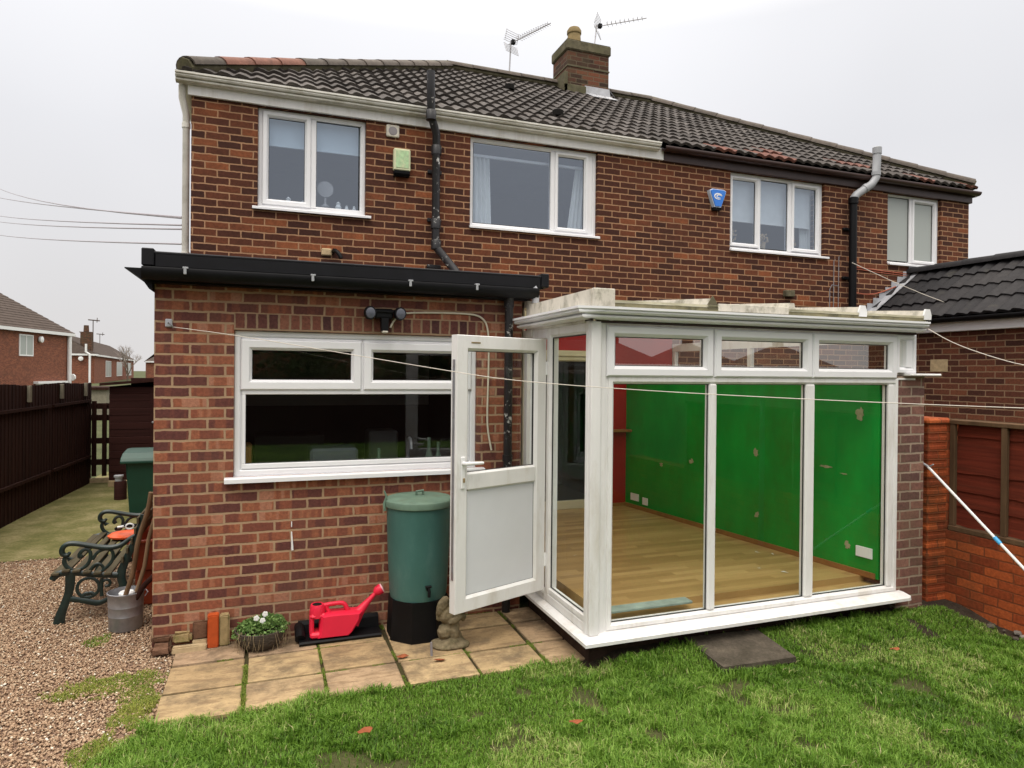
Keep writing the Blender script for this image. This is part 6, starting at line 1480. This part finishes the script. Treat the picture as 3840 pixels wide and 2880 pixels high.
mb = MB(T); mb.lathe((15.1, -0.2, 4.15), [(0.001, -.1), (0.24, -0.05), (0.24, 0.1)], 12, axis='y'); obj('satellite_dish', mb, 'white', fa)
fb, T, L = far_house('far_house', 'red brick house with a tall chimney behind the white downpipe of the nearest one', (-25.2, 99.6), (-21.4, 100.0), 11, -1.0, 3.95, 4.6, 1.0, wins=[])
mb = MB(); mb.box(-23.2, 100.5, 3.9, -21.9, 101.7, 7.0); c_ = obj('chimney', mb, 'brick_chim', fb)
mb = MB(); mb.lathe((-22.6, 101, 7.0), [(0.35, 0), (0.3, 0.9)], 10); obj('chimney_pot', mb, 'brick_chim', c_)
mb = MB(); mb.tube([(-22.25, 99.3, 5.3), (-22.25, 99.3, 4.2), (-21.8, 99.3, 3.9), (-21.8, 99.3, -1)], 0.14, 6); obj('rain_pipe', mb, 'white', fb)
mb = MB(); mb.lathe((-22.9, 99.5, 3.3), [(0.001, -.1), (0.3, -0.05), (0.3, 0.1)], 12, axis='y'); obj('satellite_dish', mb, 'white', fb)
fc, T, L = far_house('far_house', 'long red brick terrace with three white windows receding behind the shed roof', (-21.4, 100.0), (-26.6, 160.0), 9, -1.0, 3.9, 6.9, 1.0, wins=[(12, 19, 0.7, 3.2), (27, 36, 0.7, 3.2), (44, 54, 0.7, 3.2)])
far_house('far_house', 'sliver of a distant brick house just left of the extension corner', (-19.5, 130.0), (-14, 131.0), 8, -1.5, 3.4, 5.6, 3.5, wins=[])
t = thing('garden_shed', (-7, 25, 0), 'low white edged garden building roof beyond the gate', 'outbuilding')
mb = MB(); mb.box(-7.0, 25, -0.06, -5.2, 27, 1.10); obj('wall', mb, 'post_pale', t); mb = MB(); mb.box(-7.3, 24.9, 1.10, -5.1, 27.1, 1.2); obj('roof', mb, 'fence_dark', t)
for k, (x, y, h) in enumerate(((-34, 150, 9.3), (-31, 150, 9.0), (-21.9, 101.5, 8.7))):
    t = thing('tv_aerial', (x, y, h - 3), ['leftmost tiny aerial above the distant roofs at the left', 'middle tiny aerial above the distant roofs at the left', 'tiny aerial right of the distant chimney at the left'][k], 'aerial', 'tiny aerials on the distant roofs')
    mb = MB(); mb.tube([(x, y, h - 4), (x, y, h)], 0.06, 5); obj('mast', mb, 'far_roof', t)
    mb = MB(); mb.tube([(x - 0.6, y, h), (x + 0.8, y, h - 0.1)], 0.08, 5); mb.tube([(x + 0.5, y - .2, h - 0.35), (x + 0.5, y, h + 0.3)], 0.05, 5); obj('boom', mb, 'far_roof', t)

# bare winter trees far off
def bare_tree(loc, h, seed, label):
    t = thing('bare_tree', loc, label, 'tree', 'bare winter trees on the skyline')
    q = random.Random(seed); tr, tw = MB(), MB()
    def grow(p, d, l, r_, lev):
        e_ = p + d * l; (tr if lev < 2 else tw).tube([p, e_], [r_, r_ * 0.65], 5, cap=False)
        if lev >= 5: return
        for _ in range(3 if lev else 5):
            nd = (d + Vector((q.uniform(-1, 1), q.uniform(-1, 1), q.uniform(-0.2, 0.8))) * 0.75).normalized()
            grow(p + d * l * q.uniform(0.55, 1.0), nd, l * q.uniform(0.55, 0.75), r_ * 0.58, lev + 1)
    grow(Vector(loc), Vector((0, 0, 1)), h * 0.36, h * 0.018, 0)
    obj('trunk', tr, 'bark', t); obj('crown', tw, plain('pale_twigs', (0.30, 0.26, 0.23), 0.9, 0.2, 2) if seed == 1 else 'bark', t)
bare_tree((-20.5, 118, -1), 8.5, 1, 'pale bare tree between the terrace end and the extension corner')
bare_tree((-15.0, 122, -1), 9.0, 2, 'bare tree showing directly beside the extension corner')

# ------------------------------------------------------------------ BEHIND THE CAMERA (unseen; fence, evergreens and near houses added for dark reflections)
t = thing('added_back_fence', (2, -13.2, -0.03), 'dark board fence added out of view at the far end of the garden', 'fence')  # unseen fence added to keep the kitchen glass dark
mb = MB(); 
for k in range(85): mb.box(-2.4 + k * 0.103, -13.2 - 0.008 * (k % 2), -0.05, -2.4 + k * 0.103 + 0.1, -13.18, 1.75 + 0.01 * math.sin(k))
obj('boards', mb, 'fence_dark', t)
def bushy_tree(loc, h, w, seed, label):  # unseen evergreens added as a dark backdrop for the glass
    t = thing('added_evergreen', loc, label, 'tree', 'added evergreens beyond the end of the garden')
    mb = MB(); mb.tube([loc, (loc[0] + 0.1, loc[1], loc[2] + h * 0.6)], [0.16, 0.06], 8); 
    q = random.Random(seed)
    for k in range(8):
        z = loc[2] + h * q.uniform(0.2, 0.55); a = q.uniform(0, 6.28); mb.tube([(loc[0], loc[1], z), (loc[0] + w * 0.35 * math.cos(a), loc[1] + w * 0.35 * math.sin(a), z + h * 0.2)], [0.06, 0.02], 6)
    obj('trunk', mb, 'bark', t)
    r0 = np.random.default_rng(seed); cl = [(loc[0] + r0.normal() * w * 0.22, loc[1] + r0.normal() * w * 0.2, loc[2] + h * r0.uniform(0.25, 0.92)) for _ in range(26)]
    def f(r_):
        c = cl[r_.integers(len(cl))]; s = w * 0.17
        return np.array([c[0] + r_.normal() * s, c[1] + r_.normal() * s, max(0.1, c[2] + r_.normal() * s)]), None
    V, T_, tt = leaf_cloud(5200, f, 0.17, seed); np_mesh('crown', V, T_, tt, 'leaf', parent=t)
for k, (x, y, h, w) in enumerate(((-5, -17, 5.2, 3.6), (-1.5, -16, 4.4, 3.2), (2.2, -17.5, 5.0, 3.6), (5.4, -16.5, 4.2, 3.0), (8.6, -17, 3.6, 2.6))):
    bushy_tree((x, y, -0.06), h, w, 40 + k, ['leftmost added evergreen behind the garden end fence', 'short added evergreen second from the left behind the end fence', 'middle added evergreen behind the garden end fence', 'added evergreen second from the right behind the end fence', 'tallest added evergreen at the right behind the end fence'][k])
far_house('rear_house', 'brick house added out of view behind the far end of the garden', (14, -32), (-2, -32), 8, -0.06, 4.9, 7.6, 4)  # this house and the next are unseen, added to darken reflections
far_house('rear_house', 'second added brick house behind the garden end, beside the first', (-6, -32), (-22, -32), 8, -0.06, 4.9, 7.6, 4)
for k, (xa, xb) in enumerate(((45.6, 36.4), (56.8, 46.9), (72.0, 61.0))):
    ft, T, L = far_house('rear_house', ['first hipped roof house far off to the right behind the gardens', 'second hipped roof house far off to the right behind the gardens', 'third hipped roof house far off to the right behind the gardens'][k], (xa, -66), (xb, -66), 9, -1.2, 3.1, 5.9, 4.3)
    mb = MB(); mb.box((xa + xb) / 2 - 0.5, -71, 5, (xa + xb) / 2 + 0.5, -70, 6.8); obj('chimney', mb, 'brick_chim', ft)

# ------------------------------------------------------------------ GRASS, GRAVEL, MOSS
def in_poly(x, y, poly):
    r_ = np.zeros(len(x), bool); n = len(poly); j = n - 1
    for i in range(n):
        xi, yi = poly[i]; xj, yj = poly[j]
        c = ((yi > y) != (yj > y)) & (x < (xj - xi) * (y - yi) / (yj - yi + 1e-12) + xi)
        r_ ^= c; j = i
    return r_
def blades(n, box, keep, hmin, hmax, width, seed, patch=True, zb=-0.045):
    r_ = np.random.default_rng(seed)
    x = r_.uniform(box[0], box[1], n); y = r_.uniform(box[2], box[3], n)
    k = keep(x, y, r_); x, y = x[k], y[k]; n = len(x)
    big = vnoise(x, y, 0.55, 5); mid = vnoise(x, y, 0.16, 6); sm = vnoise(x, y, 0.05, 7)
    h = (hmin + (hmax - hmin) * (0.45 * mid + 0.35 * sm + 0.3 * r_.random(n))) * (0.75 + 0.5 * big)
    a = r_.uniform(0, 2 * np.pi, n); lean = r_.uniform(0.15, 1.15, n) * h
    # clumps comb in a shared direction
    ca = 2 * np.pi * vnoise(x, y, 0.09, 8) * 2
    lx = np.cos(a) * 0.85 + np.cos(ca) * 0.22; ly = np.sin(a) * 0.85 + np.sin(ca) * 0.22
    w = width * r_.uniform(0.6, 1.3, n); px = -np.sin(a) * w; py = np.cos(a) * w
    z0 = np.full(n, zb) + gh(x, y)
    B0 = np.stack([x - px, y - py, z0], 1); B1 = np.stack([x + px, y + py, z0], 1)
    M0 = np.stack([x - px * .8 + lx * lean * .3, y - py * .8 + ly * lean * .3, z0 + h * .6], 1); M1 = np.stack([x + px * .8 + lx * lean * .3, y + py * .8 + ly * lean * .3, z0 + h * .6], 1)
    Tp = np.stack([x + lx * lean, y + ly * lean, z0 + h * (1 - 0.25 * lean / h)], 1)
    V = np.stack([B0, B1, M0, M1, Tp], 1).reshape(-1, 3)
    i = np.arange(n)[:, None] * 5
    T_ = np.concatenate([i + [[0, 1, 3]], i + [[0, 3, 2]], i + [[2, 3, 4]]], 1).reshape(-1, 3)
    tn = 0.04 + 0.24 * big + 0.20 * mid + 0.50 * r_.random(n) - 0.10 + 0.26 * vnoise(x, y, 1.1, 61)
    straw = r_.random(n) > 0.975; tn[straw] = r_.uniform(0.92, 1.0, straw.sum())
    if patch:
        yl = vnoise(x, y, 0.4, 21) > 0.80; s2 = yl & (r_.random(n) > 0.45); tn[s2] = r_.uniform(0.82, 0.97, s2.sum())
    return V, T_, np.repeat(np.clip(tn, 0, 1), 3)
excl_slab = [(3.51, -1.12), (4.12, -1.18), (4.085, -1.590), (3.52, -1.56)]
def keep_near(x, y, r_):
    wob = 0.05 * (vnoise(x, y, 0.07, 31) - 0.5)
    k = in_poly(x, y + wob, LAWN) & ~in_poly(x, y, excl_slab)
    k &= ~((x > 2.70) & (x < 3.30) & (y > -1.22 + wob)) & ~((x >= 3.3) & (y > -1.165 + 2 * wob)) & ~((x > 5.6) & (y > -1.22 + wob)) & ~((x > 5.98 + 2 * wob) & (y > -2.2))
    bare = vnoise(x, y, 0.17, 14); k &= r_.random(len(x)) > np.clip((bare - 0.70) * 6, 0, 0.92)
    return k
V, T_, tt = blades(330000, (-0.5, 6.15, -3.7, -1.03), keep_near, 0.012, 0.046, 0.0024, 1)
np_mesh('lawn_grass', V, T_, tt, 'grass', kind='stuff', label='uneven green grass of the lawn in front of the conservatory', category='grass')
def keep_tuft(x, y, r_):
    return keep_near(x, y, r_) & (vnoise(x, y, 0.11, 52) * 0.6 + vnoise(x, y, 0.33, 53) * 0.5 > 0.62)
V, T_, tt = blades(210000, (-0.5, 6.15, -3.7, -1.03), keep_tuft, 0.030, 0.085, 0.0030, 12)
np_mesh('grass_tufts', V, T_, np.clip((tt - 0.40) * 1.25 + 0.28, 0, 1), 'grass', kind='stuff', label='longer darker tufts of grass scattered through the lawn', category='grass')
V, T_, tt = blades(160000, (-0.7, 6.15, -13, -3.7), keep_near, 0.03, 0.09, 0.004, 2)
np_mesh('lawn_grass', V, T_, tt, 'grass', kind='stuff', label='grass of the lawn nearer the far end of the garden', category='grass')
# grass and moss creeping over the gravel edge
def keep_edge(x, y, r_):
    d1 = np.hypot((x + 0.20) / 0.34, (y + 0.42) / 0.16); d2 = np.hypot((x + 0.40) / 0.10, (y - 0.38) / 0.14)
    d3 = np.hypot((x - 0.02) / 0.13, (y + 0.75) / 0.42); d4 = np.hypot((x + 0.08) / 0.16, (y + 1.25) / 0.16)
    m = np.minimum(np.minimum(d1, d2), np.minimum(d3, d4)); k = (m + 0.7 * (vnoise(x, y, 0.06, 3) - 0.5) + 0.3 * r_.random(len(x))) < 0.95
    return k & (x < 0.152)
V, T_, tt = blades(60000, (-0.75, 0.16, -1.5, 0.6), keep_edge, 0.008, 0.030, 0.0024, 4, patch=False, zb=-0.05)
tt = np.clip(tt * 0.9 + 0.25 * np.repeat(vnoise(V[::5, 0], V[::5, 1], 0.12, 9), 3), 0, 1)
np_mesh('moss_and_weeds', V, T_, tt, 'moss', kind='stuff', label='moss and weedy grass creeping over the gravel by the patio corner', category='weeds')
# weeds in the slab joints
def keep_joint(x, y, r_):
    jx = np.min(np.abs(x[:, None] - np.array([[0.612, 1.085, 1.56, 2.043, 2.515]])), 1); jy = np.min(np.abs(y[:, None] - np.array([[-0.702, -0.302, -0.012]])), 1)
    n1 = vnoise(x, y, 0.12, 17)
    return ((jx < 0.008) & (n1 > 0.50)) | ((jy < 0.008) & (n1 > 0.66)) | ((jx < 0.02) & (n1 > 0.80)) | ((y > -0.1) & (x > 1.47) & (x < 1.6) & (n1 > 0.3))
V, T_, tt = blades(140000, (0.16, 2.8, -1.05, 0.0), keep_joint, 0.006, 0.026, 0.0022, 6, patch=False, zb=-0.042)
np_mesh('joint_weeds', V, T_, tt * 0.8 + 0.05, 'moss', kind='stuff', label='moss and tiny weeds growing in the joints of the patio slabs', category='weeds')

def chips(n, keep, box, smin, smax, seed, zb=-0.052):
    r_ = np.random.default_rng(seed)
    x = r_.uniform(box[0], box[1], n); y = r_.uniform(box[2], box[3], n); k = keep(x, y, r_); x, y = x[k], y[k]; n = len(x)
    base = np.array([[1, 0, 0], [0, 1, 0], [-1, 0, 0], [0, -1, 0], [0, 0, 0.6], [0.3, 0.2, -0.6]], float)
    s = r_.uniform(smin, smax, n)
    B = base[None] * s[:, None, None] * r_.uniform(0.6, 1.25, (n, 6, 3))
    a = r_.uniform(0, 6.283, n); c, s_ = np.cos(a)[:, None], np.sin(a)[:, None]
    X = B[..., 0] * c - B[..., 1] * s_; Y = B[..., 0] * s_ + B[..., 1] * c
    tl = r_.uniform(-0.6, 0.6, n)[:, None]; Z = B[..., 2] + X * tl
    V = np.stack([X + x[:, None], Y + y[:, None], Z + zb + s[:, None] * 0.4 + (r_.random(n) * 0.008)[:, None]], 2).reshape(-1, 3)
    F = np.array([[0, 1, 4], [1, 2, 4], [2, 3, 4], [3, 0, 4], [1, 0, 5], [2, 1, 5], [3, 2, 5], [0, 3, 5]])
    T_ = (np.arange(n)[:, None, None] * 6 + F[None]).reshape(-1, 3)
    return V, T_, np.repeat(r_.random(n), 8)
def keep_gr(x, y, r_):
    return in_poly(x, y, [(-2.34, -3.0), (-0.4, -3), (-0.3, -2.2), (-0.02, -1.35), (0.15, -1.0), (0.15, 0.04), (0.0, 0.06), (0.0, 2.95), (-2.34, 2.95)]) & ((y < 2.6) | (r_.random(len(x)) > (y - 2.6) / 0.5))
V, T_, tt = chips(105000, keep_gr, (-2.34, 0.16, -2.4, 3.1), 0.0045, 0.0125, 3)
np_mesh('gravel', V, T_, tt, 'gravel_chip', kind='stuff', label='pinkish red gravel chippings with pale flecks beside the house', category='gravel')
# dead leaves
spots = ((2.3, -1.9, 'pale brown dead leaf in the grass in front of the patio'), (4.8, -1.75, 'small brown dead leaf in the lawn right of the dark paving slab'), (1.60, -0.66, 'curled brown dead leaf on the patio left of the cherub'), (1.83, -0.80, 'red brown dead leaf on the patio in front of the cherub'), (4.05, -1.18, 'orange dead leaf at the corner of the dark paving slab'), (1.22, -1.62, 'dark red dead leaf lying low in the lawn grass'))
for i, (x, y, lb) in enumerate(spots):
    q = random.Random(i); mb = MB(); n = 8; s = 0.045 if i != 4 else 0.06; z = -0.018 if i in (2, 3) else 0.03
    vs = [(x + s * (0.7 + 0.4 * q.random()) * math.cos(2 * math.pi * k / n), y + s * 0.5 * (0.7 + 0.4 * q.random()) * math.sin(2 * math.pi * k / n), z + q.uniform(0, 0.018)) for k in range(n)] + [(x, y, z + 0.002)]
    mb.add(vs, [(k, (k + 1) % n, n) for k in range(n)]); o = obj('dead_leaf', mb, 'leaf_dead', label=lb, cat='leaf', group='dead leaves on the ground'); o.modifiers.new('s', 'SOLIDIFY').thickness = 0.0015
